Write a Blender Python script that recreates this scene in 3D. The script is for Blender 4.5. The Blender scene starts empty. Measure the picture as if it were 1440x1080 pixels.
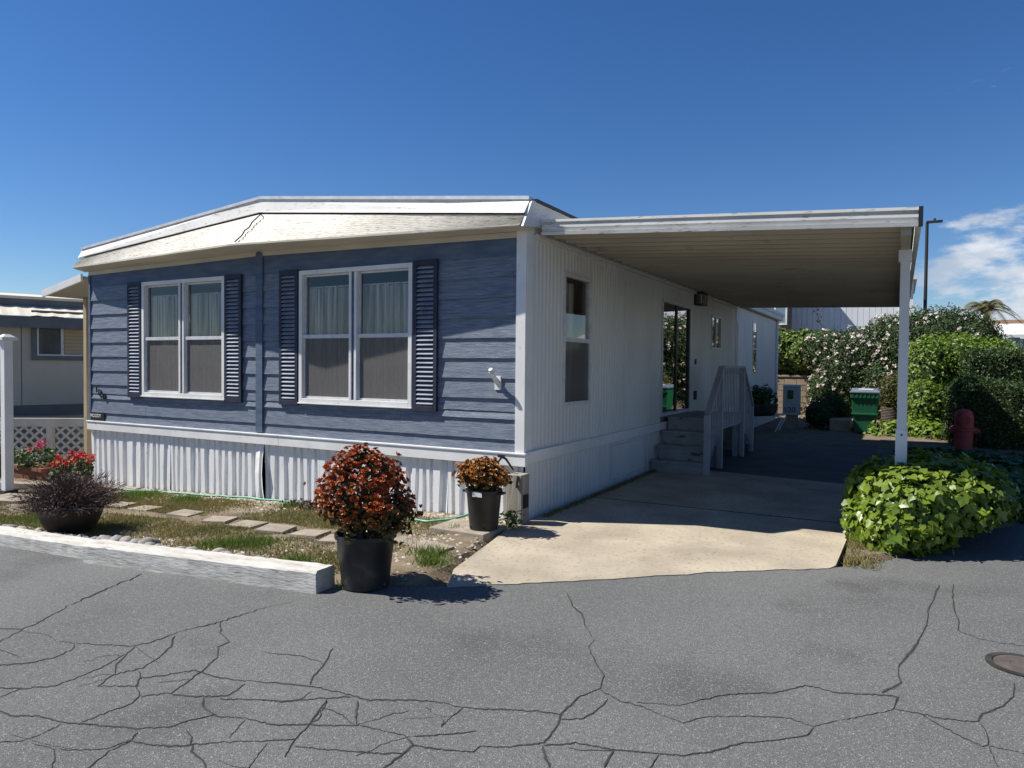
import bpy, math, random
import numpy as np
from mathutils import Vector, Matrix, noise
random.seed(7); rng = np.random.default_rng(7)
S = bpy.context.scene; COL = S.collection
R_ = math.radians

# ------------------------------------------------------------------ camera (calibrated from the two vanishing points)
FPX = 999.23; CAM = Vector((3.304, -6.32, 1.57))
def _n(v): return Vector(v).normalized()
Yc = _n((1267-720, -(519-540), -FPX)); Xc = -_n((-1107-720, -(497-540), -FPX)); Zc = Xc.cross(Yc)
RM = Matrix((Xc, Yc, Zc))
cd = bpy.data.cameras.new('camera'); cam = bpy.data.objects.new('camera', cd); COL.objects.link(cam)
cd.sensor_width = 36; cd.lens = 36*FPX/1440; cd.clip_end = 2000; cd.clip_start = .05
cam.matrix_world = Matrix.Translation(CAM) @ RM.to_4x4()
S.camera = cam

# ------------------------------------------------------------------ sky, sun, exposure
SUN = Vector((0.75, 0.335, -1.0)).normalized()
w = bpy.data.worlds.new('World'); S.world = w; w.use_nodes = True
nt = w.node_tree; N = nt.nodes; L = nt.links
bg = N['Background']; sky = N.new('ShaderNodeTexSky'); sky.sky_type = 'NISHITA'; sky.sun_disc = False
sky.sun_elevation = math.asin(-SUN.z)
sky.sun_rotation = math.atan2(-SUN.x, -SUN.y)
sky.altitude = 20; sky.air_density = 1.0; sky.dust_density = 0.0; sky.ozone_density = 6.0
SKY_STRENGTH = 0.062
tc = N.new('ShaderNodeTexCoord')
def vmath(op, a, b=None):
    n = N.new('ShaderNodeVectorMath'); n.operation = op; L.new(a, n.inputs[0])
    if b is not None:
        if hasattr(b, 'links'): L.new(b, n.inputs[1])
        else: n.inputs[1].default_value = b
    return n
def wmath(op, a, b=None, clamp=False):
    n = N.new('ShaderNodeMath'); n.operation = op; n.use_clamp = clamp
    for i, q in enumerate((a, b)):
        if q is None: continue
        if hasattr(q, 'links'): L.new(q, n.inputs[i])
        else: n.inputs[i].default_value = q
    return n.outputs[0]
def wrange(a, lo, hi, o0=0., o1=1.):
    n = N.new('ShaderNodeMapRange'); n.interpolation_type = 'SMOOTHSTEP'; L.new(a, n.inputs[0])
    for k, v in enumerate((lo, hi, o0, o1)): n.inputs[k+1].default_value = v
    return n.outputs[0]
dv = vmath('NORMALIZE', tc.outputs['Generated']).outputs[0]
sc = vmath('MULTIPLY', dv, (7.5, 7.5, 19.0)).outputs[0]
n1 = N.new('ShaderNodeTexNoise'); n1.inputs['Scale'].default_value = 1.0; n1.inputs['Detail'].default_value = 9; n1.inputs['Roughness'].default_value = .58
L.new(vmath('ADD', sc, (3.1, 1.7, 0.35)).outputs[0], n1.inputs['Vector'])
rt = vmath('DOT_PRODUCT', dv, (.877, .48, 0)).outputs['Value']     # clouds bank up over the right-hand horizon
sep = N.new('ShaderNodeSeparateXYZ'); L.new(dv, sep.inputs[0])
low = wrange(sep.outputs[2], .10, .22, 1, 0); side = wrange(rt, .44, .53)
thr = wmath('ADD', wmath('MULTIPLY', wmath('MULTIPLY', low, side), .215), n1.outputs['Fac'])
cloud = wmath('MULTIPLY', wrange(thr, .61, .74), wmath('MULTIPLY', side, wrange(sep.outputs[2], .30, .42, 1, 0)))
n2 = N.new('ShaderNodeTexNoise'); n2.inputs['Scale'].default_value = 1.6; n2.inputs['Detail'].default_value = 6
L.new(vmath('ADD', sc, (3.1, 1.7, 0.75)).outputs[0], n2.inputs['Vector'])
cr = N.new('ShaderNodeMix'); cr.data_type = 'RGBA'; L.new(wrange(n2.outputs['Fac'], .35, .65), cr.inputs[0])
cr.inputs[6].default_value = (9.2, 9.5, 9.9, 1); cr.inputs[7].default_value = (5.2, 6.0, 7.2, 1)
mx = N.new('ShaderNodeMix'); mx.data_type = 'RGBA'; L.new(wmath('MULTIPLY', cloud, .9), mx.inputs[0])
hs = N.new('ShaderNodeHueSaturation'); hs.inputs['Hue'].default_value = .508; hs.inputs['Saturation'].default_value = 1.2; hs.inputs['Value'].default_value = 1.08; L.new(sky.outputs[0], hs.inputs['Color'])
L.new(hs.outputs[0], mx.inputs[6]); L.new(cr.outputs[2], mx.inputs[7])
L.new(mx.outputs[2], bg.inputs[0]); bg.inputs[1].default_value = SKY_STRENGTH
sl = bpy.data.lights.new('sun', 'SUN'); sl.energy = 5.0; sl.angle = R_(.53); sl.color = (1, .95, .87)
so = bpy.data.objects.new('sun', sl); COL.objects.link(so); so.location = (-20, -10, 30)
so.rotation_euler = SUN.to_track_quat('-Z', 'Y').to_euler()
S.view_settings.view_transform = 'Standard'; S.view_settings.look = 'None'
S.view_settings.exposure = 0.62; S.view_settings.gamma = 1

# ------------------------------------------------------------------ helpers
def gz(x, y=0): return .038*min(0, max(x, -9))
def ray(p): return RM @ Vector((p[0]-720, -(p[1]-540), -FPX))
def ony(p, y): r = ray(p); return CAM + r*((y-CAM.y)/r.y)
def onx(p, x): r = ray(p); return CAM + r*((x-CAM.x)/r.x)
def onz(p, z=0): r = ray(p); return CAM + r*((z-CAM.z)/r.z)
def ong(p):
    z = 0
    for _ in range(40): q = onz(p, z); z = .5*z+.5*gz(q.x)
    return q

def mat(name, c1, c2=None, scale=6, stretch=(1,1,1), rough=.7, bump=0, bscale=None, island=0, trans=0, spec=.4, metallic=0, lo=.35, hi=.65, dirt=None, dscale=20, dlo=.62, dhi=.7, dstretch=(1,1,1), detail=5):
    m = bpy.data.materials.new(name); m.use_nodes = True; t = m.node_tree; n = t.nodes; l = t.links
    b = n['Principled BSDF']; b.inputs['Roughness'].default_value = rough; b.inputs['Metallic'].default_value = metallic
    b.inputs['Specular IOR Level'].default_value = spec
    geo = n.new('ShaderNodeNewGeometry')
    def tex(sc, st, det=detail):
        mp = n.new('ShaderNodeMapping'); mp.inputs['Scale'].default_value = st; l.new(geo.outputs['Position'], mp.inputs[0])
        q = n.new('ShaderNodeTexNoise'); q.inputs['Scale'].default_value = sc; q.inputs['Detail'].default_value = det; l.new(mp.outputs[0], q.inputs['Vector']); return q.outputs['Fac']
    def rng_(a, lo, hi):
        q = n.new('ShaderNodeMapRange'); l.new(a, q.inputs[0]); q.inputs[1].default_value = lo; q.inputs[2].default_value = hi; return q.outputs[0]
    def mix(f, a, bb):
        q = n.new('ShaderNodeMix'); q.data_type = 'RGBA'; l.new(f, q.inputs[0])
        for k, v in ((6, a), (7, bb)):
            if hasattr(v, 'links'): l.new(v, q.inputs[k])
            else: q.inputs[k].default_value = (*v, 1)
        return q.outputs[2]
    col = None
    if c2 is not None:
        col = mix(rng_(tex(scale, stretch), lo, hi), c1, c2)
    if island:
        f = geo.outputs['Random Per Island']
        if c2 is None: c2 = tuple(x*.5 for x in c1)
        a = mix(f, c1, c2)
        if col is None: col = a
        else:
            q = n.new('ShaderNodeMix'); q.data_type = 'RGBA'; q.inputs[0].default_value = island; l.new(col, q.inputs[6]); l.new(a, q.inputs[7]); col = q.outputs[2]
    if dirt is not None:
        col = mix(rng_(tex(dscale, dstretch, 8), dlo, dhi), col if col is not None else c1, dirt)
    if col is None: b.inputs['Base Color'].default_value = (*c1, 1)
    else: l.new(col, b.inputs['Base Color'])
    if bump:
        bp = n.new('ShaderNodeBump'); bp.inputs['Strength'].default_value = bump; bp.inputs['Distance'].default_value = .01
        l.new(tex(bscale or scale*4, stretch), bp.inputs['Height']); l.new(bp.outputs[0], b.inputs['Normal'])
    if trans:
        tr = n.new('ShaderNodeBsdfTranslucent'); ms = n.new('ShaderNodeMixShader'); ms.inputs[0].default_value = trans
        if col is None: tr.inputs[0].default_value = (*c1, 1)
        else: l.new(col, tr.inputs[0])
        l.new(b.outputs[0], ms.inputs[1]); l.new(tr.outputs[0], ms.inputs[2]); l.new(ms.outputs[0], n['Material Output'].inputs[0])
    return m

def glassmat(name, tint=(.85,.88,.88), ior=1.5, boost=0):
    m = bpy.data.materials.new(name); m.use_nodes = True; t = m.node_tree; n = t.nodes; l = t.links
    n.remove(n['Principled BSDF'])
    lw_ = n.new('ShaderNodeLayerWeight'); lw_.inputs[0].default_value = .5
    pw_ = n.new('ShaderNodeMath'); pw_.operation = 'POWER'; pw_.inputs[1].default_value = 5; l.new(lw_.outputs['Facing'], pw_.inputs[0])
    f0 = ((ior-1)/(ior+1))**2
    fr = n.new('ShaderNodeMath'); fr.operation = 'MULTIPLY_ADD'; fr.inputs[1].default_value = 1-f0; fr.inputs[2].default_value = f0; l.new(pw_.outputs[0], fr.inputs[0])
    tb = n.new('ShaderNodeBsdfTransparent'); tb.inputs[0].default_value = (*tint, 1)
    gb = n.new('ShaderNodeBsdfGlossy'); gb.inputs['Roughness'].default_value = .01; gb.inputs[0].default_value = (1,1,1,1)
    ms = n.new('ShaderNodeMixShader')
    q = n.new('ShaderNodeMath'); q.operation = 'ADD'; q.inputs[1].default_value = boost; q.use_clamp = True
    l.new(fr.outputs[0], q.inputs[0]); l.new(q.outputs[0], ms.inputs[0])
    l.new(tb.outputs[0], ms.inputs[1]); l.new(gb.outputs[0], ms.inputs[2]); l.new(ms.outputs[0], n['Material Output'].inputs[0])
    return m

def screenmat():
    m = bpy.data.materials.new('insect_screen'); m.use_nodes = True; t = m.node_tree; n = t.nodes; l = t.links
    b = n['Principled BSDF']; b.inputs['Base Color'].default_value = (.19,.185,.18,1); b.inputs['Roughness'].default_value = .9; b.inputs['Specular IOR Level'].default_value = .1
    tb = n.new('ShaderNodeBsdfTransparent'); ms = n.new('ShaderNodeMixShader'); ms.inputs[0].default_value = .42
    l.new(tb.outputs[0], ms.inputs[1]); l.new(b.outputs[0], ms.inputs[2]); l.new(ms.outputs[0], n['Material Output'].inputs[0])
    return m

def asphaltmat():
    m = mat('asphalt', (.102,.105,.104), (.140,.143,.140), scale=.55, rough=.85, dirt=(.078,.079,.077), dscale=.9, dlo=.57, dhi=.74, lo=.3, hi=.7, detail=6, spec=.3)
    t = m.node_tree; n = t.nodes; l = t.links; b = n['Principled BSDF']
    src = b.inputs['Base Color'].links[0].from_socket
    geo = n.new('ShaderNodeNewGeometry')
    v = n.new('ShaderNodeTexVoronoi'); v.inputs['Scale'].default_value = 190; l.new(geo.outputs['Position'], v.inputs['Vector'])
    sx = n.new('ShaderNodeSeparateColor'); l.new(v.outputs['Color'], sx.inputs[0])
    mr = n.new('ShaderNodeMapRange'); l.new(sx.outputs[0], mr.inputs[0]); mr.inputs[1].default_value = .0; mr.inputs[2].default_value = 1; mr.inputs[3].default_value = .66; mr.inputs[4].default_value = 1.25
    mu = n.new('ShaderNodeMix'); mu.data_type = 'RGBA'; mu.blend_type = 'MULTIPLY'; mu.inputs[0].default_value = 1
    l.new(src, mu.inputs[6]); l.new(mr.outputs[0], mu.inputs[7])
    wv = n.new('ShaderNodeMapRange'); l.new(sx.outputs[1], wv.inputs[0]); wv.inputs[1].default_value = .93; wv.inputs[2].default_value = .96
    wm = n.new('ShaderNodeMix'); wm.data_type = 'RGBA'; l.new(wv.outputs[0], wm.inputs[0]); l.new(mu.outputs[2], wm.inputs[6]); wm.inputs[7].default_value = (.25,.245,.235,1)
    l.new(wm.outputs[2], b.inputs['Base Color'])
    bp = n.new('ShaderNodeBump'); bp.inputs['Strength'].default_value = .55; bp.inputs['Distance'].default_value = .006
    l.new(v.outputs['Distance'], bp.inputs['Height']); l.new(bp.outputs[0], b.inputs['Normal'])
    return m

class MB:
    def __init__(s): s.v = []; s.f = []
    def add(s, vs, fs):
        k = len(s.v); s.v += [tuple(q) for q in vs]; s.f += [tuple(i+k for i in f) for f in fs]; return s
    def box(s, a, b):
        x0,y0,z0 = a; x1,y1,z1 = b
        if x0 > x1: x0,x1 = x1,x0
        if y0 > y1: y0,y1 = y1,y0
        if z0 > z1: z0,z1 = z1,z0
        return s.add([(x0,y0,z0),(x1,y0,z0),(x1,y1,z0),(x0,y1,z0),(x0,y0,z1),(x1,y0,z1),(x1,y1,z1),(x0,y1,z1)],
                     [(3,2,1,0),(4,5,6,7),(0,1,5,4),(1,2,6,5),(2,3,7,6),(3,0,4,7)])
    def hexa(s, p): return s.add(p, [(3,2,1,0),(4,5,6,7),(0,1,5,4),(1,2,6,5),(2,3,7,6),(3,0,4,7)])
    def loft(s, rings, closed=True, caps=True):
        n = len(rings[0]); vs = [q for r in rings for q in r]; fs = []
        for i in range(len(rings)-1):
            for j in range(n if closed else n-1):
                a = i*n+j; b = i*n+(j+1) % n; fs.append((a, b, b+n, a+n))
        if caps and closed: fs += [tuple(range(n-1,-1,-1)), tuple((len(rings)-1)*n+i for i in range(n))]
        return s.add(vs, fs)
    def tube(s, path, r, n=8, caps=True):
        path = [Vector(p) for p in path]; rr = r if isinstance(r, (list, tuple)) else [r]*len(path); rings = []
        for i, p in enumerate(path):
            d = (path[min(i+1, len(path)-1)]-path[max(i-1, 0)]).normalized()
            u = d.cross(Vector((0,0,1)) if abs(d.z) < .9 else Vector((1,0,0))).normalized(); v = d.cross(u)
            rings.append([p+(u*math.cos(2*math.pi*k/n)+v*math.sin(2*math.pi*k/n))*rr[i] for k in range(n)])
        return s.loft(rings, True, caps)
    def lathe(s, prof, c=(0,0,0), n=28, caps=True):
        rings = [[(c[0]+r*math.cos(2*math.pi*k/n), c[1]+r*math.sin(2*math.pi*k/n), c[2]+z) for k in range(n)] for r, z in prof]
        return s.loft(rings, True, caps)
    def bar(s, a, b, wd, up=(0,0,1), ht=None):
        a = Vector(a); b = Vector(b); d = (b-a).normalized(); u = d.cross(Vector(up)).normalized(); v = u.cross(d); h = ht or wd
        P = lambda c: [c-u*wd/2-v*h/2, c+u*wd/2-v*h/2, c+u*wd/2+v*h/2, c-u*wd/2+v*h/2]
        return s.loft([P(a), P(b)])
    def mesh(s, name):
        m = bpy.data.meshes.new(name); m.from_pydata(s.v, [], s.f); m.update(); return m

WM = {}
def place(o, parent, M):
    COL.objects.link(o); WM[o] = M
    if parent is not None: o.parent = parent; o.matrix_basis = WM[parent].inverted() @ M
    else: o.matrix_basis = M
    return o
def tag(o, label=None, cat=None, group=None, kind=None):
    for k, v in (('label', label), ('category', cat), ('group', group), ('kind', kind)):
        if v: o[k] = v
    return o
def obj(name, mb, material, parent=None, M=None, smooth=False, label=None, cat=None, group=None, kind=None, bevel=0):
    me = mb if isinstance(mb, bpy.types.Mesh) else mb.mesh(name)
    if material and not me.materials: me.materials.append(material)
    if smooth: me.polygons.foreach_set('use_smooth', [True]*len(me.polygons))
    o = bpy.data.objects.new(name, me); place(o, parent, M or Matrix())
    if bevel:
        b = o.modifiers.new('bevel', 'BEVEL'); b.width = bevel; b.segments = 2; b.limit_method = 'ANGLE'
    return tag(o, label, cat, group, kind)
def thing(name, loc, label, cat, group=None, rotz=0, kind=None):
    o = bpy.data.objects.new(name, None); o.empty_display_size = .1
    place(o, None, Matrix.Translation(loc) @ Matrix.Rotation(rotz, 4, 'Z')); return tag(o, label, cat, group, kind)
def fastmesh(name, V, F):
    """V (n,3), F (m,k) numpy"""
    me = bpy.data.meshes.new(name); k = F.shape[1]
    me.vertices.add(len(V)); me.vertices.foreach_set('co', np.ascontiguousarray(V, dtype=np.float32).ravel())
    me.loops.add(F.size); me.loops.foreach_set('vertex_index', F.astype(np.int32).ravel())
    me.polygons.add(len(F)); me.polygons.foreach_set('loop_start', np.arange(0, F.size, k, dtype=np.int32))
    me.update(calc_edges=True); return me
LEAF = {
 'oval': (np.array([(0,0,0),(.35,.3,.08),(1,0,0),(.35,-.3,.08)]), [(0,1,2),(0,2,3)]),
 'ivy': (np.array([(0,0,0),(-.12,.38,.05),(.3,.52,.06),(.5,.33,.04),(1,0,-.06),(.5,-.33,.04),(.3,-.52,.06),(-.12,-.38,.05)]), [(0,1,2),(0,2,3),(0,3,4),(0,4,5),(0,5,6),(0,6,7)]),
 'blade': (np.array([(0,-.05,0),(0,.05,0),(1,0,.12)]), [(0,1,2)]),
 'round': (np.array([(0,0,0),(.35,.33,.12),(.8,.36,.1),(1.05,0,.05),(.8,-.36,.1),(.35,-.33,.12)]), [(0,1,2),(0,2,3),(0,3,4),(0,4,5)]),
}
def leaves(name, P, Nrm, size, shape='oval', jit=.7, up=0., sizevar=.35):
    P = np.asarray(P, float); Nrm = np.asarray(Nrm, float); n = len(P); T, F = LEAF[shape]
    nn = Nrm + rng.normal(0, jit, (n,3)); nn[:,2] += up; nn /= np.linalg.norm(nn, axis=1)[:,None]+1e-9
    t = rng.normal(0, 1, (n,3)); t -= nn*np.sum(t*nn, 1)[:,None]; t /= np.linalg.norm(t, axis=1)[:,None]+1e-9
    b = np.cross(nn, t); s = size*(1+rng.uniform(-sizevar, sizevar, n))
    V = P[:,None,:] + s[:,None,None]*(T[None,:,0,None]*t[:,None,:]+T[None,:,1,None]*b[:,None,:]+T[None,:,2,None]*nn[:,None,:])
    k = len(T); FF = (np.array(F)[None]+ (np.arange(n)*k)[:,None,None]).reshape(-1,3)
    return fastmesh(name, V.reshape(-1,3), FF)
def ell_points(ells, n, r0=.86, r1=1.06, zmin=-9, lump=.12, seed=0, keep=None):
    """points + normals on the outer skin of a union of ellipsoids (cx,cy,cz,rx,ry,rz)"""
    E = np.array(ells, float); area = (E[:,3]*E[:,4]*E[:,5])**(2/3); pr = area/area.sum(); P = []; Q = []; c = 0
    while c < n:
        k = rng.choice(len(E), 4000, p=pr); d = rng.normal(0, 1, (4000,3)); d /= np.linalg.norm(d, axis=1)[:,None]
        e = E[k]; lum = 1+lump*np.sin(d[:,0]*7+e[:,0]*3)*np.sin(d[:,1]*8+e[:,1]*5)*np.sin(d[:,2]*7+k)
        p = e[:,:3]+d*e[:,3:]*(rng.uniform(r0, r1, 4000)*lum)[:,None]
        nm = d/e[:,3:]; nm /= np.linalg.norm(nm, axis=1)[:,None]
        ok = p[:,2] > zmin
        for i in range(len(E)):
            ins = (((p-E[i,:3])/E[i,3:])**2).sum(1) < .7; ok &= ~(ins & (k != i))
        if keep is not None: ok &= keep(p)
        P.append(p[ok]); Q.append(nm[ok]); c += ok.sum()
        if ok.sum() == 0: break
    return np.concatenate(P)[:n], np.concatenate(Q)[:n]
def box_points(a, b, n, bulge=.06, round_=.15):
    a = np.array(a, float); b = np.array(b, float); s = b-a
    ar = np.array([s[1]*s[2], s[0]*s[2], s[0]*s[1]]); f = rng.choice(5, n, p=np.array([ar[0],ar[0],ar[1],ar[1],ar[2]])/(2*ar[0]+2*ar[1]+ar[2]))
    p = a+rng.uniform(0,1,(n,3))*s; nm = np.zeros((n,3))
    for i,(ax,sd) in enumerate(((0,0),(0,1),(1,0),(1,1),(2,1))):
        q = f == i; p[q,ax] = (b if sd else a)[ax]; nm[q,ax] = 1 if sd else -1
    c = (a+b)/2; h = s/2; u = (p-c)/h
    rr = np.sqrt((np.clip(np.abs(u)-(1-round_), 0, 1)**2).sum(1))/round_
    p = c+(p-c)*(1-.10*np.clip(rr-1, 0, 1))[:,None]
    wob = np.sin(p[:,0]*3.1+p[:,2]*2)*np.sin(p[:,1]*2.7+1)+.6*np.sin(p[:,0]*6+p[:,1]*5+p[:,2]*7)
    return p+nm*(bulge*wob+rng.uniform(-.1,.03,n))[:,None], nm
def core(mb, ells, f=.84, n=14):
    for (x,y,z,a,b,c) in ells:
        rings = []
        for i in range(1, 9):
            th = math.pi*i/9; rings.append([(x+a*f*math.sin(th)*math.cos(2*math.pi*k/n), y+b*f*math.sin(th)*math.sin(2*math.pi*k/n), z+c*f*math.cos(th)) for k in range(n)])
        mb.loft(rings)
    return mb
def text_mesh(body, size, depth=.004):
    c = bpy.data.curves.new('t', 'FONT'); c.body = body; c.size = size; c.extrude = depth; c.align_x = 'CENTER'; c.align_y = 'CENTER'
    o = bpy.data.objects.new('t', c); me = bpy.data.meshes.new_from_object(o); bpy.data.objects.remove(o); return me
def roughbar(a, b, wd, ht, seg=40, j=.006, up=(0,0,1)):
    """weathered timber: many rings with jitter"""
    a = Vector(a); b = Vector(b); d = (b-a).normalized(); u = d.cross(Vector(up)).normalized(); v = u.cross(d); rings = []
    base = [(-.5,0),(-.5,.45),(-.5,.9),(-.42,1),(0,1),(.42,1),(.5,.9),(.5,.45),(.5,0)]
    for i in range(seg+1):
        c = a+(b-a)*(i/seg); rings.append([c+u*wd*(x+random.uniform(-1,1)*j/wd)+v*ht*(z+(random.uniform(-1,1)*j/ht if z else 0)) for x, z in base])
    return MB().loft(rings)
def stone(r, sq=.6, n=9, m=6):
    mb = MB(); rings = []; off = Vector((random.uniform(0,99),)*3)
    for i in range(m+1):
        th = math.pi*max(.04, min(.96, i/m)); ring = []
        for k in range(n):
            d = Vector((math.sin(th)*math.cos(2*math.pi*k/n), math.sin(th)*math.sin(2*math.pi*k/n), -math.cos(th)))
            q = d*r*(1+.28*noise.noise(d*1.3+off)); ring.append((q.x, q.y*.85, q.z*sq))
        rings.append(ring)
    return mb.loft(rings)

# ------------------------------------------------------------------ materials
m_asph = asphaltmat()
m_crack = mat('crack_filler', (.018,.017,.015), (.045,.04,.034), scale=9, rough=.95)
m_conc = mat('driveway_concrete', (.43,.375,.285), (.30,.26,.20), scale=1.6, rough=.9, bump=.35, bscale=120, dirt=(.17,.15,.115), dscale=30, dlo=.56, dhi=.76)
m_crumb = mat('crumbled_asphalt', (.062,.062,.06), (.10,.10,.097), scale=40, rough=.95)
m_pad = mat('shade_toned_asphalt', (.075,.073,.07), (.11,.105,.097), scale=2, rough=.85, bump=.4, bscale=90)  # darker slab, its colour also deepened to carry the carport shade
m_soil = mat('yard_soil', (.115,.085,.055), (.20,.16,.105), scale=3.5, rough=.95, bump=.9, bscale=60, dirt=(.26,.22,.165), dscale=55, dlo=.60, dhi=.70)
m_ground = mat('far_ground', (.10,.085,.06), (.14,.12,.08), scale=.7, rough=.95)
m_blue = mat('blue_board_paint', (.095,.128,.185), (.21,.235,.275), scale=3.0, stretch=(1.7,6,22), rough=.55, bump=.5, bscale=10, lo=.36, hi=.74, dirt=(.42,.43,.43), dscale=6, dstretch=(1.6,5,22), dlo=.64, dhi=.80)
m_bluetrim = mat('blue_trim_paint', (.06,.095,.16), (.10,.135,.20), scale=3, stretch=(1,4,5), rough=.7, bump=.2)
m_navy = mat('navy_shutter_paint', (.010,.014,.032), (.022,.028,.055), scale=9, rough=.6)
m_slat = mat('shutter_slat_paint', (.14,.175,.24), (.26,.28,.33), scale=9, rough=.65)
m_white = mat('white_paint', (.74,.74,.72), (.64,.64,.62), scale=2.5, rough=.6, dirt=(.42,.39,.33), dscale=9, dlo=.66, dhi=.8)
m_skirt = mat('skirting_paint', (.80,.80,.79), (.72,.72,.71), scale=4, stretch=(4,4,.5), rough=.55, dirt=(.46,.40,.32), dscale=5, dstretch=(3,3,1), dlo=.63, dhi=.82)
m_alu = mat('window_aluminium', (.62,.63,.64), (.5,.51,.53), scale=12, rough=.5, metallic=.15)
m_side = mat('ribbed_aluminium_siding', (.66,.66,.64), (.58,.58,.56), scale=1.2, stretch=(1,1,.4), rough=.55, dirt=(.45,.43,.38), dscale=3, dlo=.66, dhi=.85)
m_roof = mat('fascia_paint', (.60,.575,.51), (.50,.475,.41), scale=2, rough=.6, dirt=(.20,.145,.09), dscale=16, dstretch=(.8,2,5.5), dlo=.53, dhi=.72)
m_roof2 = mat('fascia_strip_paint', (.70,.69,.66), (.61,.60,.56), scale=2, rough=.55, dirt=(.25,.19,.13), dscale=14, dstretch=(.7,2,3.5), dlo=.585, dhi=.74)
m_soffit = mat('cream_soffit_paint', (.58,.53,.43), (.50,.46,.37), scale=2, rough=.7)
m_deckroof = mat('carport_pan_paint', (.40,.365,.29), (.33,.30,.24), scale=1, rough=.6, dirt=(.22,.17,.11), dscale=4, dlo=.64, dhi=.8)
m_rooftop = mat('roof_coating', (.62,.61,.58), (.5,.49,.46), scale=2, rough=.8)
m_glass = glassmat('window_glass', (.94,.93,.92), ior=1.42)
m_dglass = glassmat('door_glass', (.4,.41,.41), boost=.30)
m_screen = screenmat()
m_curt = mat('sheer_curtain', (.72,.71,.66), (.26,.26,.24), scale=26, stretch=(1,1,.03), rough=.9, trans=.3, lo=.42, hi=.6)  # dark stripes in the colour stand in for shade between folds
m_inner = mat('interior_plaster', (.30,.27,.22), rough=.9)
m_black = mat('black_plastic', (.012,.012,.013), (.03,.03,.03), scale=6, rough=.5, dirt=(.10,.095,.085), dscale=6, dlo=.62, dhi=.8)
m_blackmetal = mat('black_metal', (.015,.015,.016), rough=.45)
m_timber = mat('weathered_white_timber', (.55,.54,.50), (.42,.40,.36), scale=5, stretch=(.5,3,3), rough=.85, bump=.45, bscale=22, dirt=(.27,.25,.21), dscale=26, dstretch=(.25,1.4,2.4), dlo=.59, dhi=.69)
m_oldwood = mat('weathered_grey_wood', (.33,.30,.26), (.22,.20,.17), scale=6, stretch=(3,3,.4), rough=.9, bump=.6, bscale=20)
m_stairs = mat('peeling_stair_paint', (.33,.33,.33), (.25,.25,.25), scale=4, rough=.8, dirt=(.10,.08,.06), dscale=7, dstretch=(.6,2,3), dlo=.58, dhi=.64)
m_rail = mat('lavender_grey_rail_paint', (.37,.37,.40), (.31,.31,.34), scale=4, rough=.7)
m_slab = mat('paver_concrete', (.33,.28,.22), (.24,.205,.165), scale=7, rough=.95, bump=.5, bscale=50)
m_peb = mat('river_pebble', (.36,.34,.31), (.20,.185,.17), scale=9, rough=.8, island=.5)
m_gravel = mat('pale_gravel', (.48,.44,.37), (.22,.185,.145), scale=30, rough=.9, island=.8)
m_grass = mat('dry_grass_blades', (.27,.215,.085), (.14,.16,.045), scale=1.6, rough=.8, island=.35, trans=.3)
m_weed = mat('green_weed', (.15,.22,.035), (.09,.14,.025), scale=5, rough=.7, island=.5, trans=.3)
m_ivy = mat('ivy_leaf', (.24,.31,.03), (.07,.14,.016), scale=5, rough=.38, island=.6, trans=.3, spec=.5)
m_ivyd = mat('ground_cover_leaf', (.06,.12,.02), (.03,.065,.012), scale=5, rough=.5, island=.6, trans=.2)
m_core = mat('light_blocking_core', (.018,.03,.008), rough=.95)  # solid dark core added inside shrubs to stop light passing through
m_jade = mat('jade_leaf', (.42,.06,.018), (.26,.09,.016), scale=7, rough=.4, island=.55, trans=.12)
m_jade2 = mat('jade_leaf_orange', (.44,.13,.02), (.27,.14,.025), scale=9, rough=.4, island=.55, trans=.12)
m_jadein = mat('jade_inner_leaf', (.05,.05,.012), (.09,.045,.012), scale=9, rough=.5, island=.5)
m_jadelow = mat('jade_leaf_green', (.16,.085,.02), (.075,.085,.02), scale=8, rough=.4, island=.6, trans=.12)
m_stem = mat('woody_stem', (.10,.07,.045), (.16,.12,.08), scale=20, rough=.9)
m_heath = mat('brown_heather_twig', (.13,.085,.075), (.055,.035,.032), scale=6, rough=.9, island=.7)
m_red = mat('red_petal', (.72,.025,.02), (.50,.012,.015), scale=30, rough=.6, island=.6, trans=.2)
m_pink = mat('pink_petal', (.70,.06,.20), (.55,.03,.10), scale=30, rough=.6, island=.6, trans=.2)
m_gerleaf = mat('geranium_leaf', (.08,.13,.03), (.05,.09,.02), scale=12, rough=.6, island=.5, trans=.2)
m_terra = mat('terracotta', (.22,.085,.045), (.15,.06,.035), scale=9, rough=.85, bump=.2)
m_bowl = mat('dark_stoneware', (.028,.018,.013), (.045,.03,.02), scale=8, rough=.6)
m_hose = mat('green_hose', (.10,.34,.22), (.16,.42,.30), scale=10, rough=.4)
m_ivyw = mat('wall_ivy_leaf', (.18,.25,.05), (.08,.13,.025), scale=3, rough=.45, island=.6, trans=.25)
m_rose = mat('rose_leaf', (.055,.095,.022), (.03,.055,.014), scale=3, rough=.5, island=.6, trans=.2)
m_petal = mat('white_rose_petal', (.80,.74,.66), (.74,.56,.54), scale=1.5, rough=.7, island=.4, trans=.3, lo=.45, hi=.6)
m_lime = mat('lime_shrub_leaf', (.20,.29,.03), (.10,.18,.02), scale=3, rough=.5, island=.6, trans=.3)
m_hedge = mat('clipped_hedge_leaf', (.055,.095,.02), (.028,.052,.012), scale=3, rough=.5, island=.6, trans=.2)
m_olive = mat('olive_shrub_leaf', (.13,.12,.035), (.08,.085,.025), scale=5, rough=.6, island=.6, trans=.2)
m_block = mat('tan_block', (.36,.28,.19), (.27,.21,.15), scale=5, rough=.95, bump=.4, bscale=60)
m_mortar = mat('mortar', (.25,.21,.16), rough=.95)
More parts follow.
